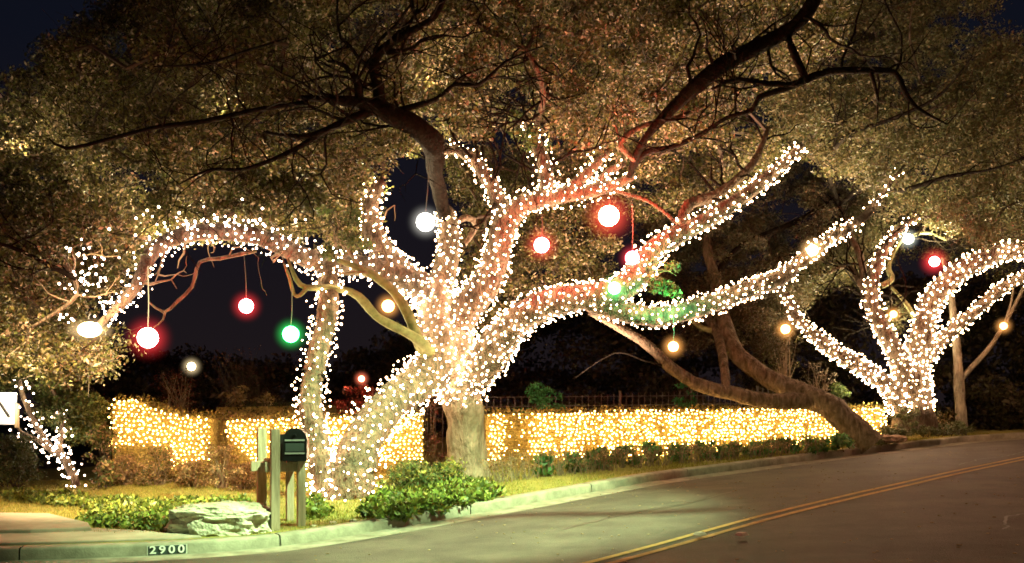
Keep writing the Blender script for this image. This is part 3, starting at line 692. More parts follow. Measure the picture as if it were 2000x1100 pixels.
ball(831, 434, 15.4, 18, WHT, 14, 'white light ball against the navy sky beside the upright stub', cord_to=(838, 300), hs=.35, shell=1.8)
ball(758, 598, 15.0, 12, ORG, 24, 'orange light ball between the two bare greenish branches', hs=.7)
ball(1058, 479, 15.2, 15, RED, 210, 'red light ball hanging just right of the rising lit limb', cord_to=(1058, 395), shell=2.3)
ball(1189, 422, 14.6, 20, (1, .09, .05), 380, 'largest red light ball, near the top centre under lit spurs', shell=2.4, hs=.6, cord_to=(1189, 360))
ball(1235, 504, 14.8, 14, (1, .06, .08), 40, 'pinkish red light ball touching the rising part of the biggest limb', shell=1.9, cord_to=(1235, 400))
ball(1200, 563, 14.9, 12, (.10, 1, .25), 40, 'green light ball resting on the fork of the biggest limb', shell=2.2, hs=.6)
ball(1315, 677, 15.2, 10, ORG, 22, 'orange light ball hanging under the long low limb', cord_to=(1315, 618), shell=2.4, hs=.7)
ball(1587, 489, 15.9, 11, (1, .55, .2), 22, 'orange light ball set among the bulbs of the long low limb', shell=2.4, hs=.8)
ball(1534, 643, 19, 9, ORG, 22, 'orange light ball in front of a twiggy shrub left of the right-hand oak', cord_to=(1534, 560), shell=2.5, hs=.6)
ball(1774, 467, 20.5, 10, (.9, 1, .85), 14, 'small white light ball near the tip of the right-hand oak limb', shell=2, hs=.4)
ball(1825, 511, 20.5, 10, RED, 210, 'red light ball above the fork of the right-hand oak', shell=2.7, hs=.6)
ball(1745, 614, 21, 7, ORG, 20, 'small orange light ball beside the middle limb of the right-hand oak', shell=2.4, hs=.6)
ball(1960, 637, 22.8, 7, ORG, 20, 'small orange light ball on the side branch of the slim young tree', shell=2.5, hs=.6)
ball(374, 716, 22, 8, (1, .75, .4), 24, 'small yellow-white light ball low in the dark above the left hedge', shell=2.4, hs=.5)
ball(706, 740, 19.5, 6, (1, .2, .1), 30, 'small red-orange light ball just above the red-tinted shrub', shell=2.6, hs=.6)
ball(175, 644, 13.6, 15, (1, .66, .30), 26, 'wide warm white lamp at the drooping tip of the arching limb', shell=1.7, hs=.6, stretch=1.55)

# ------------------------------------------------------------------ hedges
def hedge(x0, Y0, x1, Y1, top0, top1, zb0, zb1, depth, label, lights=True, spacing=.076, cols=HEDGE, gapf=None, litlabel=None, topf=None, per=900):
    a = at(x0, 800, Y0); b = at(x1, 800, Y1); a.z = b.z = 0; d = b-a; L_ = d.length; t = d/L_; nrm = Vector((t.y, -t.x, 0))
    base = a.lerp(b, .5); base.z = (zb0+zb1)/2
    o = thing('hedge', base, label, 'hedge', 'clipped hedges along the back of the lawn')
    area = L_*((topf(.5) if topf else top0)-zb0)
    n = int(per*area*1.0); u = rng.random(n)
    zb = zb0+(zb1-zb0)*u
    tp = top0+(top1-top0)*u
    if topf is not None: tp = np.array([topf(q) for q in u])
    kind = rng.random(n)
    hh = rng.random(n); dd = np.where(kind < .62, rng.random(n)**3*.25, rng.random(n)*depth); hh = np.where(kind < .62, hh, 1-rng.random(n)**3*.2)
    z = zb+(tp-zb)*hh
    P = np.array(a)[None]+np.array(t)[None]*(u*L_)[:, None]-np.array(nrm)[None]*dd[:, None]; P[:, 2] = z
    P += rng.normal(size=(n, 3))*.035
    leaf_cloud('foliage', P, np.full(n, .05), 1, .062, cols, M_leaf, o)['kind'] = 'stuff'
    mb = MB()      # dense inner twigs
    for k in range(int(L_*9)):
        f = random.random(); p = a.lerp(b, f)-nrm*depth*random.uniform(.15, .9); p.z = zb0+(zb1-zb0)*f-.3
        h_ = ((topf(f) if topf else top0+(top1-top0)*f)-p.z)*.93
        q = p+Vector((random.uniform(-.12, .12), random.uniform(-.08, .08), h_)); mb.tube([p, p.lerp(q, .5)+Vector((random.uniform(-.05, .05), 0, 0)), q], [.016, .011, .004], 4, cap=False)
    mb.build('stems', M_twig, o)['kind'] = 'stuff'
    core = MB(); K = 24; vs_ = []
    for k in range(K+1):
        f = k/K; p = a.lerp(b, f); zb_ = zb0+(zb1-zb0)*f; tp_ = (topf(f) if topf else top0+(top1-top0)*f)-.06
        for dd_, zz in ((.10, zb_-.4), (.10, tp_), (depth, tp_), (depth, zb_-.4)):
            q = p-nrm*dd_; vs_.append((q.x, q.y, zz))
    core.add(vs_, [(k*4+j, k*4+j+1, (k+1)*4+j+1, (k+1)*4+j) for k in range(K) for j in range(3)]+[(0, 1, 2, 3), (K*4+3, K*4+2, K*4+1, K*4)])
    core.build('inner_growth', M_hedgecore, o)
    if lights:
        s = thing('net_light', base, litlabel, 'net lights', 'nets of amber lights over the hedge faces')
        pts = []; nu = int(L_/spacing)
        for i in range(nu):
            for j in range(60):
                f = (i+.5*(j % 2)+random.uniform(-.38, .38))/nu
                if not 0 < f < 1: continue
                zb_ = zb0+(zb1-zb0)*f; tp_ = topf(f) if topf else top0+(top1-top0)*f
                zz = zb_+.02+(j+random.uniform(-.35, .35))*spacing*.92
                if zz > tp_-.02: break
                if gapf and not gapf(f, (zz-zb_)/(tp_-zb_)): continue
                p = a.lerp(b, f)+nrm*random.uniform(.0, .05); p.z = zz; pts.append(p)
        bulbs_mesh('bulbs', pts, .0165, M_bulbhedge, s, .4)['kind'] = 'stuff'
        mb = MB()
        for j in range(0, 14):
            zz = zb0+.05+j*spacing
            mb.tube([a+nrm*.02+Vector((0, 0, zz)), b+nrm*.02+Vector((0, 0, zz+zb1-zb0))], .003, 3, cap=False)
        mb.build('wire', M_wire, s)
    return o
M_hedgecore = noisy('hedge_inside', (.22, .18, .06), (.34, .27, .09), 18, 5, .95, 1., 30, .05)
def zat(py, Y): return ZC+(800-py)/F*Y
def gap_r(f, h):
    if .035 < f < .085 and random.random() < .8: return False
    return random.random() < .95+.7*noise.noise(Vector((f*26, h*2.2, 4)))
hedge(953, 18.4, 1732, 22.6, zat(803, 18.4), zat(793, 22.6), zat(900, 18.4), zat(878, 22.6), .9, 'long clipped hedge right of the oak trunk covered in amber lights', gapf=gap_r,
      litlabel='amber net lights covering the long hedge right of the pale trunk')
hedge(1798, 22.8, 1824, 23.0, zat(790, 22.8), zat(800, 23), zat(832, 22.8), zat(832, 23), .8, 'short hedge end right of the right-hand oak trunk', litlabel='amber lights on the short hedge end right of the lit oak')
def top_l(f):
    px = 218+f*(412-218)
    return zat(np.interp(px, [218, 232, 275, 300, 345, 412], [785, 776, 779, 795, 806, 812]), 18.3)
def gap_l(f, h):
    bot = .22+.12*math.sin(f*8)-.1*f
    if f > .25 and f < .6: bot = .36
    return h > bot
hedge(214, 18.3, 412, 18.0, 0, 0, zat(915, 18.3), zat(925, 18), .9, 'tall rounded hedge end at left over brown shrubs', gapf=gap_l, topf=top_l, litlabel='very bright lights on the tall rounded hedge end at the left', spacing=.08)
hedge(412, 18.3, 470, 18.2, zat(812, 18), zat(814, 18), zat(930, 18), zat(930, 18), .8, 'unlit gap of the hedge with thin brown leaves left of the mailbox posts', lights=False, cols=BROWN+HEDGE)
hedge(440, 18.0, 600, 17.9, zat(816, 18), zat(812, 18), zat(930, 18), zat(925, 17.9), .8, 'hedge behind the wooden mailbox posts', gapf=lambda f, h: h > .72-1.6*f and h > .05, litlabel='lights on the hedge directly behind the mailbox posts')
hedge(600, 18.1, 828, 18.6, zat(812, 18.1), zat(806, 18.6), zat(915, 18.1), zat(905, 18.6), .8, 'hedge seen between the two wrapped trunks', gapf=lambda f, h: h > .04, litlabel='amber lights on the hedge between the two wrapped trunks')
# dark unlit hedge behind
hedge(420, 20.5, 640, 20.5, zat(790, 20.5), zat(786, 20.5), zat(860, 20.5), zat(860, 20.5), 1.6, 'dark unlit flat-topped hedge behind the lit hedge at left', lights=False, cols=DARKG)

# ------------------------------------------------------------------ shrubs and plants
def shrub(name, px, py, Y, wpx, hpx, cols, label, cat='shrub', group=None, size=.06, n=30, per=40, r=None, twigs=14, tm=None, m=None, depth=.4, droop=0.):
    base = at(px, py, Y); W_ = wpx/F*Y; Hh = hpx/F*Y
    o = thing(name, base, label, cat, group); C = []
    for _ in range(n):
        a = random.random()*6.28; rr = math.sqrt(random.random())
        hz = random.random()
        lim = math.sqrt(max(0, 1-(hz*.95)**2.2))
        C.append((base.x+math.cos(a)*rr*W_/2*max(.35, lim), base.y+math.sin(a)*rr*depth, base.z+Hh*(.08+.85*hz)))
    mb = MB()
    for c in C[:max(twigs, 1)]:
        b = base+Vector((random.uniform(-.2, .2)*W_, random.uniform(-.1, .1), -.05)); c = Vector(c)
        mb.tube([b, b.lerp(c, .5)+Vector((random.uniform(-.05, .05), 0, .05)), c+Vector((0, 0, .06))], [.010, .008, .003], 4, cap=False)
    mb.build('stems', tm or M_twig, o)['kind'] = 'stuff'
    leaf_cloud('foliage', C, np.full(len(C), r or .14), per, size, cols, m or M_leaf, o, droop=droop)['kind'] = 'stuff'
    return o
def zy(px, py): 
    """depth where a pixel meets the lawn"""
    lo, hi = 9., 40.
    for _ in range(40):
        md = (lo+hi)/2; p = at(px, py, md)
        if p.z > float(lawn_z(p.x, p.y)): lo = md
        else: hi = md
    return lo
SG = 'low brown shrubs before the left hedge'
for i, (px, py, wp, hp, lab, cc) in enumerate([
        (245, 948, 70, 62, 'low brown shrub at the left end of the row before the bright hedge end', BROWN),
        (310, 948, 90, 78, 'rounded brown leafed shrub, tallest before the bright hedge end', BROWN+GREEN[:1]),
        (375, 950, 70, 50, 'low brownish shrub right of the rounded one', BROWN),
        (430, 952, 70, 90, 'sparse pinkish brown shrub with bare twigs before the hedge gap', BROWN),
        (480, 955, 50, 50, 'small brown shrub touching the rear mailbox post', BROWN)]):
    shrub('shrub', px, py, zy(px, py)-.1, wp, hp, cc, lab, group=SG, size=.05, n=46, per=46, twigs=34, tm=M_twigpale, r=.11)
shrub('shrub', 25, 945, 16.8, 110, 100, DARKG, 'dark green dense shrub under the bright board at the far left', size=.05, n=70, per=70, r=.16)
shrub('shrub', 200, 955, 17.6, 60, 130, GREEN+BROWN, 'loose green shrub between the small lit tree and the hedge end', size=.08, n=30, per=30, r=.15)
shrub('shrub', 205, 880, 18.9, 60, 100, GREEN+BROWN, 'unlit brownish green bush behind the left end of the hedge', size=.07, n=34, per=50, r=.17)
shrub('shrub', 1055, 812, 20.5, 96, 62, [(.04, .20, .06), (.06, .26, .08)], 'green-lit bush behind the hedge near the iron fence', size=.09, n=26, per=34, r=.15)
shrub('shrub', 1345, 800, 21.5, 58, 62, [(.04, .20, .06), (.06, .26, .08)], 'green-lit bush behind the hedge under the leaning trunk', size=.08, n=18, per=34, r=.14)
shrub('shrub', 1620, 800, 23.3, 90, 50, GREEN, 'yellow-green bush above the hedge left of the right-hand oak', size=.08, n=24, per=34, r=.16)
shrub('shrub', 700, 812, 20, 110, 60, [(.30, .04, .03), (.40, .07, .05), (.2, .05, .03)], 'shrub with red light painted into its leaves behind the hedge between the wrapped trunks', size=.06, n=40, per=40, r=.15, tm=M_twigpale)  # red light on the shrub put into the leaf colours
shrub('shrub', 845, 905, 19.2, 50, 130, [(.16, .05, .04), (.12, .07, .04)], 'dim reddish bush in the gap left of the pale trunk', size=.05, n=22, per=36, r=.13, tm=M_twigpale)
shrub('shrub', 450, 795, 21.5, 70, 50, [(.34, .24, .10), (.28, .2, .1)], 'small pale leafed shrub rising above the dark hedge', size=.12, n=14, per=14, r=.14, tm=M_twigpale)
shrub('shrub', 520, 792, 21.6, 60, 28, [(.34, .26, .10), (.28, .2, .1)], 'low yellowish twigs above the dark hedge near the thin stem', size=.09, n=10, per=14, r=.12, tm=M_twigpale)
shrub('shrub', 345, 805, 20.6, 110, 90, [(.16, .05, .035), (.22, .09, .06)], 'reddish twiggy shrub above the left hedge', size=.05, n=40, per=14, r=.2, twigs=40, tm=M_twigpale)
shrub('shrub', 1600, 775, 24, 80, 70, [(.3, .22, .16), (.24, .2, .14)], 'bare pale twiggy shrub beside the leaning trunk', size=.05, n=30, per=9, r=.14, twigs=30, tm=M_twigpale)
shrub('shrub', 470, 800, 23, 190, 130, [(.12, .05, .035), (.15, .08, .05)], 'faint reddish twiggy bush in the dark under the hanging red and green balls', size=.05, n=50, per=7, r=.2, twigs=50)
shrub('shrub', 1532, 740, 23, 70, 190, OAK, 'tall dry twiggy shrub behind the orange ball near the leaning trunk', size=.06, n=40, per=18, r=.17, twigs=30, tm=M_twigpale)
# low green plants at the hedge foot and the bare brown stems before it
k = 0
for px in range(1065, 1640, 52):
    py0 = np.interp(px, [960, 1250, 1640], [940, 905, 878]); Y = zy(px, py0)-.15
    lab = ['strap leafed green plant at the hedge foot', 'dark green tuft at the hedge foot', 'low green clump at the hedge foot'][k % 3]+' '+['nearest the pale trunk', 'second from the pale trunk', 'third from the pale trunk', 'fourth from the pale trunk', 'before the hedge middle', 'just right of the hedge middle', 'below the iron fence end', 'left of the leaning trunk bushes', 'below the low leaning limb', 'before the brightest hedge stretch', 'third from the leaning trunk', 'nearest the leaning trunk'][k % 12]
    shrub('green_plant', px, py0, Y, 56, 34 if px < 1400 else 28, [(.05, .15, .05), (.08, .2, .06), (.12, .17, .05)], lab, 'plant', 'green plants at the hedge foot', size=.13, n=16, per=16, r=.12, twigs=4, droop=-.9)
    k += 1
k = 0
for px in range(978, 1590, 50):
    py0 = np.interp(px, [960, 1250, 1640], [944, 913, 880]); Y = zy(px, py0)
    base = at(px, py0, Y); o = thing('bare_shrub', base, 'row of brown leafless rose-like stems before the hedge', 'shrub', 'leafless brown shrubs before the long hedge')
    o['label'] = 'leafless brown shrub before the long hedge, '+['first', 'second', 'third', 'fourth', 'fifth', 'sixth', 'seventh', 'eighth', 'ninth', 'tenth', 'eleventh', 'twelfth', 'thirteenth'][k]+' from the pale trunk'
    mb = MB(); C = []
    hh = np.interp(px, [960, 1250, 1600], [.50, .42, .38])
    for _ in range(26):
        b = base+Vector((random.uniform(-.25, .25), random.uniform(-.15, .15), -.03)); q = b+Vector((random.uniform(-.18, .18), random.uniform(-.1, .1), hh*random.uniform(.6, 1.15)))
        mb.tube([b, b.lerp(q, .5)+Vector((random.uniform(-.04, .04), 0, 0)), q], [.008, .006, .003], 4, cap=False); C.append(tuple(b.lerp(q, random.uniform(.5, .95))))
    mb.build('stems', M_twigpale, o)['kind'] = 'stuff'
    leaf_cloud('foliage', C, np.full(26, .09), 11, .04, BROWN, M_leaf, o)['kind'] = 'stuff'
    k += 1
# ground cover clumps right of the wrapped trunk
GC = [(.13, .18, .035), (.18, .24, .045), (.08, .11, .03), (.26, .28, .06)]
def cover(name, poly_px, n, hgt, size, cols, label, per=26, zoff=0):
    C = []
    xs_ = [p[0] for p in poly_px]; ys_ = [p[1] for p in poly_px]
    while len(C) < n:
        x = random.uniform(min(xs_), max(xs_)); y = random.uniform(min(ys_), max(ys_))
        if inpoly(x, y, poly_px):
            Y = zy(x, y); p = at(x, y, Y); C.append((p.x, p.y, p.z+zoff+random.random()*hgt))
    o = leaf_cloud(name, C, np.full(n, .10), per, size, cols, M_leafgloss, None, squash=.8, droop=-.5)
    return setp(o, label, 'ground cover', kind='stuff')
cover('ground_cover', [(700, 1005), (770, 960), (800, 945), (930, 950), (985, 972), (900, 992), (800, 1010), (720, 1018)], 360, .14, .10, GC, 'leafy bright green ground cover right of the wrapped trunk base')
cover('ground_cover', [(160, 1028), (190, 1000), (60, 985), (0, 975), (40, 965), (240, 985), (480, 985), (495, 1000), (330, 1012), (320, 1040)], 480, .10, .085, GC, 'green ground cover between lawn and driveway slab left of the boulder')
cover('ground_cover', [(600, 1018), (600, 980), (625, 975), (640, 1010)], 40, .10, .08, GC, 'green tufts between the mailbox posts and the wrapped trunk')
shrub('shrub', 800, 958, 15.0, 125, 54, GREEN+[(.3, .28, .06), (.24, .2, .08)], 'yellow-green shrub right of the wrapped trunk', size=.06, n=60, per=44, r=.15, depth=.6)
shrub('shrub', 870, 950, 15.8, 100, 44, GREEN+[(.3, .28, .06), (.24, .2, .08)], 'low yellow-green shrub against the foot of the pale trunk', size=.075, n=44, per=40, r=.13, depth=.6)
mb = MB(); o = thing('sapling', at(850, 930, 15.6), 'thin yellow-green sapling twigs before the pale trunk', 'plant')
C = []
for k in range(6):
    b = at(855, 935, 15.6); q = at(random.uniform(850, 910), random.uniform(895, 915), 15.6); mb.tube([b, b.lerp(q, .5), q], [.01, .008, .004], 4); C += [tuple(b.lerp(q, f)) for f in (.6, .8, 1)]
mb.build('stems', M_greentint, o); leaf_cloud('foliage', C, np.full(len(C), .05), 5, .07, [(.3, .3, .08)], M_leaf, o)['kind'] = 'stuff'
# planting bed at the right-hand oak
for i, (px, py, wp, hp, lab) in enumerate([(1700, 866, 60, 10, 'grassy tuft at the left tip of the planting bed'), (1765, 838, 70, 52, 'dark leafy shrub against the foot of the right-hand oak'), (1745, 850, 80, 16, 'low plant behind the pink rock in the planting bed'), (1800, 850, 70, 18, 'low leafy plant in the middle of the planting bed'), (1845, 848, 70, 18, 'low leafy plant before the short hedge end'), (1880, 846, 36, 22, 'small pale green plant under the slim tree')]):
    shrub('bed_plant', px, py, [21.2, 21.7, 21.4, 21.8, 22.3, 22.9][i], wp, hp, [(.10, .11, .05), (.14, .14, .07), (.08, .10, .04)], lab, 'plant', size=.07, n=26, per=30, r=.09, twigs=6)
shrub('bed_plant', 1850, 845, 23.6, 60, 48, BROWN+DARKG, 'dim brown bush right of the short hedge end', 'plant', size=.07, n=22, per=30, r=.12)

# ------------------------------------------------------------------ grass blades on the lawn
def grass(name, N_, xr, cond, h, cols, label):
    P = []
    while len(P) < N_:
        x = random.uniform(*xr); v = random.uniform(.2, 11); X, Y = kerb_pt(x, v)
        X = float(X); Y = float(Y)
        px = 1000+X/Y*F
        if not (-60 < px < 2050): continue
        z = float(lawn_z(X, Y)); py = 800+(ZC-z)/Y*F
        if cond(px, py, X, Y, v): P.append((X, Y, z-.01))
    P = np.array(P); n = len(P); a = rng.random(n)*6.28; wd = .007
    e = np.stack([np.cos(a), np.sin(a), np.zeros(n)], 1)*wd; hh = h*rng.uniform(.5, 1.4, n)
    tip = P+np.stack([rng.normal(0, .02, n), rng.normal(0, .02, n), hh], 1)
    V = np.stack([P-e, P+e, tip], 1).reshape(-1, 3)
    cols = np.array(cols); c = np.repeat(cols[rng.integers(0, len(cols), n)]*rng.uniform(.7, 1.3, n)[:, None], 3, axis=0)
    o = npmesh(name, V, np.arange(3*n).reshape(n, 3), M_grass, col=c); setp(o, label, 'grass', kind='stuff')
LG = [(.27, .26, .05), (.32, .29, .06), (.20, .21, .04), (.34, .27, .09)]
grass('grass', 60000, (-14, 1), lambda px, py, X, Y, v: px < 960 and 940 < py < 1045, .045, LG, 'short yellow-green lawn grass at the left')
grass('grass', 60000, (-1, 12), lambda px, py, X, Y, v: px >= 900 and v < 3.6, .04, LG, 'short yellow-green verge grass along the kerb on the right')

# ------------------------------------------------------------------ boulder, rocks
def rock(name, cx, cy, Y, wpx, hpx, dep, label, m, seed=0, squash=.5, cat='boulder', lay=.0):
    import bmesh
    c = at(cx, cy, Y); W_ = wpx/F*Y/2; Hh = hpx/F*Y/2
    bm = bmesh.new(); bmesh.ops.create_icosphere(bm, subdivisions=5, radius=1)
    for v in bm.verts:
        p = v.co.copy(); q = Vector((math.copysign(abs(p.x)**.72, p.x), math.copysign(abs(p.y)**.8, p.y), math.copysign(abs(p.z)**.62, p.z)))
        n1 = noise.noise(q*1.7+Vector((seed, 0, 0)))*.16+noise.noise(q*4.2+Vector((0, seed, 0)))*.10+noise.noise(Vector((q.x*9, q.y*9, q.z*13+seed)))*.06
        if lay: n1 += lay*math.copysign(abs(math.sin(q.z*6+noise.noise(q*2)*3))**.4, math.sin(q.z*6+noise.noise(q*2)*3))*(1 if abs(q.z) < .8 else 0)
        q = q*(1+n1); v.co = Vector((c.x+q.x*W_, c.y+q.y*dep, c.z+q.z*Hh))
    me = bpy.data.meshes.new(name); bm.to_mesh(me); bm.free()
    o = link(name, me, None, m); return setp(o, label, cat)
M_lime = noisy('limestone', (.36, .34, .26), (.60, .57, .46), 5, 10, .95, .8, 22, .04, c3=(.5, .48, .38))
M_pink = noisy('pinkish_rock', (.30, .20, .15), (.42, .30, .22), 6, 8, .95, .8, 20, .04)
rock('boulder', 428, 1019, 11.75, 206, 74, .36, 'long flat pale limestone boulder beside the kerb and mailbox posts', M_lime, 3, lay=.012)
rock('rock', 1742, 857, 21.2, 50, 16, .3, 'flat pinkish rock at the front of the right planting bed', M_pink, 8, cat='rock')
rock('rock', 1680, 866, 21.0, 26, 10, .2, 'small dark rock at the foot of the leaning trunk', M_pink, 12, cat='rock')
for i, (px, py, s, lab) in enumerate([(650, 1022, 14, 'small pale stone on the kerb strip below the wrapped trunk'), (612, 1028, 10, 'tiny pale stone right beside the mailbox post foot'), (690, 1018, 12, 'pale pebble before the ground cover by the wrapped trunk')]):
    rock('stone', px, py, zy(px, py), s, s*.6, .05, lab, M_lime, i+20, cat='stone')

# ------------------------------------------------------------------ mailboxes
M_wood = noisy('weathered_wood', (.27, .21, .15), (.48, .39, .29), 5, 8, .85, .8, 40, .006, stretch=(6, 6, .5))
M_black = mat('black_enamel', (.012, .013, .014), .35)
M_silver = mat('silver_trim', (.62, .64, .64), .35, metal=.4)
rz = math.radians(24)
stand = thing('mailbox_stand', at(545, 1036, 12.1), 'weathered wooden four-post stand carrying two mailboxes beside the boulder', 'mailbox stand')
def post(px, pytop, pybot, Y, wpx, name='post', tilt=0):
    zt = zat(pytop, Y); zb = zat(pybot, Y)-.12; c = at(px, 800, Y); wd = wpx/F*Y
    mb = MB(); mb.box((c.x, c.y, (zt+zb)/2), (wd, wd, zt-zb), rz); return mb.build(name, M_wood, stand, bevel=.006)
post(537, 838, 1040, 11.75, 17)
post(511, 836, 1000, 12.9, 17)
post(566, 905, 1030, 12.6, 14)
post(588, 898, 1036, 12.05, 15)
ux = Vector((math.cos(rz), math.sin(rz), 0)); uy = Vector((-math.sin(rz), math.cos(rz), 0))
def boardat(px, py, Y, dx, dy, dz, name='board'):
    c = at(px, py, Y); mb = MB(); mb.box(tuple(c), (dx, dy, dz), rz); return mb.build(name, M_wood, stand, bevel=.004)
boardat(545, 912, 11.98, .44, .035, .12)
boardat(518, 910, 12.75, .36, .035, .13)
boardat(574, 902, 12.28, .24, .55, .03, 'shelf')
boardat(536, 898, 12.62, .20, .44, .03, 'shelf')
def mailbox(px, py, Y, wpx, hpx, length, label, ang, detail=True):
    c = at(px, py, Y); Wd = wpx/F*Y; Hh = hpx/F*Y
    o = thing('mailbox', c, label, 'mailbox', 'black mailboxes on the wooden stand')
    ca, sa = math.cos(ang), math.sin(ang)
    ex = Vector((ca, sa, 0)); ey = Vector((-sa, ca, 0))
    prof = [(-.5, 0), (-.5, .62)]+[(-.5*math.cos(a), .62+.38*math.sin(a)) for a in np.linspace(0, math.pi, 13)[1:-1]]+[(.5, .62), (.5, 0)]
    def ring(y, s=1.0, zo=0): return [c+ex*(p[0]*Wd*s)+ey*y+Vector((0, 0, (p[1]-.5)*Hh*s+zo)) for p in prof]
    mb = MB(); k = len(prof); mb.add(ring(.0)+ring(length), [(i, (i+1) % k, (i+1) % k+k, i+k) for i in range(k)]+[tuple(range(k, 2*k))]); mb.build('body', M_black, o, bevel=.003)
    mb = MB(); mb.add(ring(-.018, 1.05)+ring(.012, 1.05), [(i, (i+1) % k, (i+1) % k+k, i+k) for i in range(k)]+[tuple(range(k))[::-1], tuple(range(k, 2*k))]); d = mb.build('door', M_black, o, bevel=.002)
    if detail:
        for zz in (.53, .12):
            mb = MB(); q = c-ey*.024+Vector((0, 0, (zz-.5+.10)*Hh)); mb.box(tuple(q), (Wd*.86, .008, Hh*.055), ang); mb.build('trim_strip', M_silver, d)
        mb = MB(); q = c-ey*.023+Vector((0, 0, (-.09)*Hh)); mb.box(tuple(q), (Wd*.8, .006, Hh*.26), ang); mb.build('name_plate', mat('grey_plate', (.07, .09, .09), .4), d)
        mb = MB(); q = c-ey*.035+Vector((0, 0, .30*Hh)); mb.box(tuple(q), (.03, .03, .02), ang); mb.build('handle', M_black, d)
        mb = MB(); q = c+ex*(Wd*.5+.01)+ey*.16+Vector((0, 0, .05*Hh)); mb.box(tuple(q), (.008, .03, .14), ang); mb.build('flag', mat('red_flag', (.25, .02, .02), .5), o)
    return o
mailbox(576, 868, 11.85, 44, 62, .48, 'black arched mailbox on the right with two silver strips on its door', math.radians(8))
mailbox(552, 874, 12.35, 30, 50, .44, 'plain black mailbox on the left, behind the tall front post', math.radians(8), False)

# ------------------------------------------------------------------ bright board at far left
M_board = mat('glowing_white_board', (.85, .85, .85), .7, emit=(1, .95, .9), estr=.7)  # own emission stands in for lamp light falling on the board
o = thing('sign_board', at(10, 830, 16.6), 'self-glowing white board with a dark diagonal stroke at the left edge', 'sign')
mb = MB(); a = at(-60, 798, 16.6); mb.box((at(-18, 798, 16.6).x, 16.6, at(0, 798, 16.6).z), (.86, .05, .54)); mb.build('panel', M_board, o, bevel=.004)
mb = MB(); mb.box((at(32, 805, 16.55).x, 16.57, at(0, 812, 16.6).z), (.05, .06, .40)); mb.build('frame_post', M_wood, o)
mb = MB(); p0 = at(-2, 785, 16.55); p1 = at(18, 815, 16.55); mb.tube([p0, p1], .022, 4); mb.build('lettering', M_black, o)

# ------------------------------------------------------------------ painted house number on the kerb
pl = thing('house_number', at(323, 1077, 11.0), 'house number painted in white on a dark patch of the kerb face', 'house number')
def kerb_face(x, v=-.016): X, Y = kerb_pt(x, v); return float(X), float(Y)
xa = (288-1000)/F*10.72
xb = (359-1000)/F*10.80
z0, z1 = .012, .108
V = []
for k in range(9):
    x, y = kerb_face(xa+(xb-xa)*k/8, -.005); V += [(x, y, z0-.004+.004*k/8), (x, y, z1-.004+.004*k/8)]
V2 = []
for k in range(9):
    e_ = .012*(k-4)/4; x, y = kerb_face(xa+(xb-xa)*k/8+e_, -.0025); V2 += [(x, y, z0-.010+.004*k/8), (x, y, z1+.005+.004*k/8-.004)]
npmesh('painted_border', V2, [(2*k, 2*k+2, 2*k+3, 2*k+1) for k in range(8)], mat('pale_paint', (.6, .6, .55), .7), pl)
npmesh('painted_patch', V, [(2*k, 2*k+2, 2*k+3, 2*k+1) for k in range(8)], mat('dark_blue_paint', (.03, .05, .05), .6), pl)
M_digit = mat('white_digit_paint', (.8, .82, .8), .6)
for k, ch in enumerate('2900'):
    cu = bpy.data.curves.new('digit', 'FONT'); cu.body = ch; cu.size = .135; cu.extrude = .001; cu.offset = .003; cu.align_x = 'CENTER'; cu.align_y = 'CENTER'
    tmp = bpy.data.objects.new('digit', cu); COL.objects.link(tmp); dg = bpy.context.evaluated_depsgraph_get(); dg.update()
    me = bpy.data.meshes.new_from_object(tmp.evaluated_get(dg)); bpy.data.objects.remove(tmp); me.materials.clear(); me.materials.append(M_digit)
    xc = xa+(xb-xa)*(k+.5)/4; x, y = kerb_face(xc, -.012); tx_, ty_ = kerb_face(xc+.04, -.012)
    o = link('digit', me, pl); o.matrix_parent_inverse.identity()
    o.location = Vector((x, y, (z0+z1)/2))-Vector(pl.location); o.rotation_euler = (math.radians(90), 0, math.atan2(ty_-y, tx_-x)); o.scale = (1.05, .88, 1)

# ------------------------------------------------------------------ road details
M_refl = mat('reflector', (.55, .5, .42), .5)
for i, (px, py) in enumerate([(1367, 1042), (1449, 1043)]):
    c = at(px, py, 1); Y = (ZC-.18)*F/(py-800); c = at(px, py, Y)
    X_ = c.x; zz = float(H(c.x, Y))+.1; Y = (ZC-zz)*F/(py-800); c = at(px, py, Y)
    mb = MB(); mb.box((c.x, c.y, c.z), (.13, .10, .03), .7, .6); o = mb.build('road_marker', M_refl, None, bevel=.004)
    setp(o, ['pale raised road marker left of the double yellow line', 'pale raised road marker on the lower yellow line'][i], 'road marker', 'raised markers on the road')
mb = MB()
for k in range(420):
    X = random.uniform(-3, 9); v = random.uniform(-7, -.3); x, y = kerb_pt(X, v); x = float(x); y = float(y)
    mb.box((x, y, road_z(x, y, v)+.008), (random.uniform(.008, .04), random.uniform(.008, .025), .006), random.random()*3)
setp(mb.build('litter', noisy('dry_leaf_litter', (.2, .14, .08), (.4, .3, .2), 3), None), 'dry leaf bits and grit scattered on the asphalt', 'litter', kind='stuff')

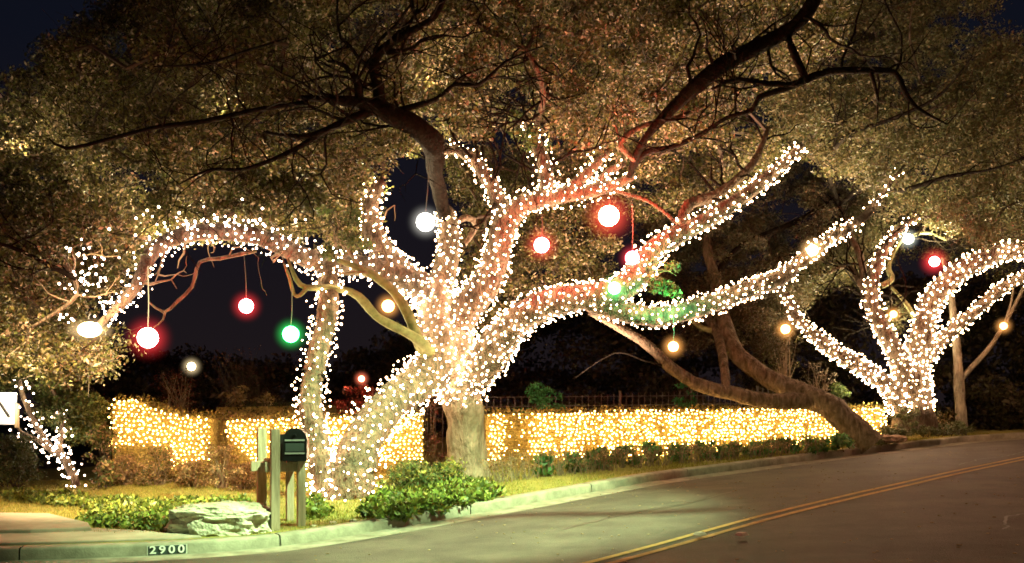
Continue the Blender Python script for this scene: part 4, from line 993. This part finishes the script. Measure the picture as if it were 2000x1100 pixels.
M_tar = mat('tar_seal', (.015, .013, .012), .45)
for pl_ in ([(3.0, -6.6), (3.6, -6.0), (4.1, -5.9), (4.8, -5.3), (5.3, -5.2), (6.2, -4.7), (7.4, -4.6)], [(.6, -6.3), (1.2, -6.05), (1.7, -6.2), (2.3, -5.9)], [(5.6, -3.1), (6.6, -2.9), (7.3, -3.0), (8.4, -2.7)], [(-1.0, -2.2), (0, -2.1), (.6, -2.3), (1.7, -2.15)]):
    V = []; fs = []
    pts_ = []
    for a_, b_ in zip(pl_[:-1], pl_[1:]):
        for k in range(8): pts_.append((a_[0]+(b_[0]-a_[0])*k/8+random.gauss(0, .015), a_[1]+(b_[1]-a_[1])*k/8+random.gauss(0, .02)))
    for X, v in pts_:
        w2 = random.uniform(.006, .02)
        for sg in (-1, 1):
            x, y = kerb_pt(X, v+sg*w2); V.append((float(x), float(y), road_z(float(x), float(y), v+sg*w2)+.004))
    setp(npmesh('road_crack', V, [(2*i, 2*i+1, 2*i+3, 2*i+2) for i in range(len(pts_)-1)], M_tar), kind='structure')
# ------------------------------------------------------------------ iron fence behind the hedge
M_iron = mat('iron', (.10, .08, .07), .6, metal=.0)
fe = thing('iron_fence', at(1120, 800, 21.5), 'thin dark iron picket fence just above the long hedge', 'fence')
fa = at(820, 800, 20.2); fb = at(1560, 800, 25.0); pk = MB(); pk.box((0, 0, .65), (.018, .018, 1.45)); pk_me = None
for z in (zat(772, 22), zat(790, 22)):
    mb = MB(); mb.tube([Vector((fa.x, fa.y, z-.08)), Vector((fb.x, fb.y, z+.05))], .012, 4); mb.build('rail', M_iron, fe)
NP = 62
for k in range(NP):
    p = fa.lerp(fb, k/(NP-1)); thick = k % 12 == 5
    if pk_me is None: ob = pk.build('picket', M_iron, fe); pk_me = ob.data
    else: ob = link('picket', pk_me, fe)
    ob.location = (p.x, p.y, float(lawn_z(p.x, p.y))-.12)
    if thick: ob.scale = (3, 3, 1.05); ob.name = 'post'

# ------------------------------------------------------------------ dark woods behind
def woods(poly, Yr, n, cols, size=.16, per=200, r=.9):
    return [p for p in sample_region(poly, Yr, n)]
C = woods([(120, 740), (200, 690), (330, 705), (560, 725), (700, 690), (1000, 600), (1250, 560), (1500, 540), (2150, 560), (2150, 840), (120, 880)], (27, 36), 420, None)
o = leaf_cloud('woods', C, rng.uniform(.6, 1.2, len(C)), 330, .17, [(.05, .045, .02), (.035, .035, .015), (.065, .05, .03)], M_leaf)
setp(o, 'dark wooded background beyond the hedge and fence', 'woods', kind='stuff')
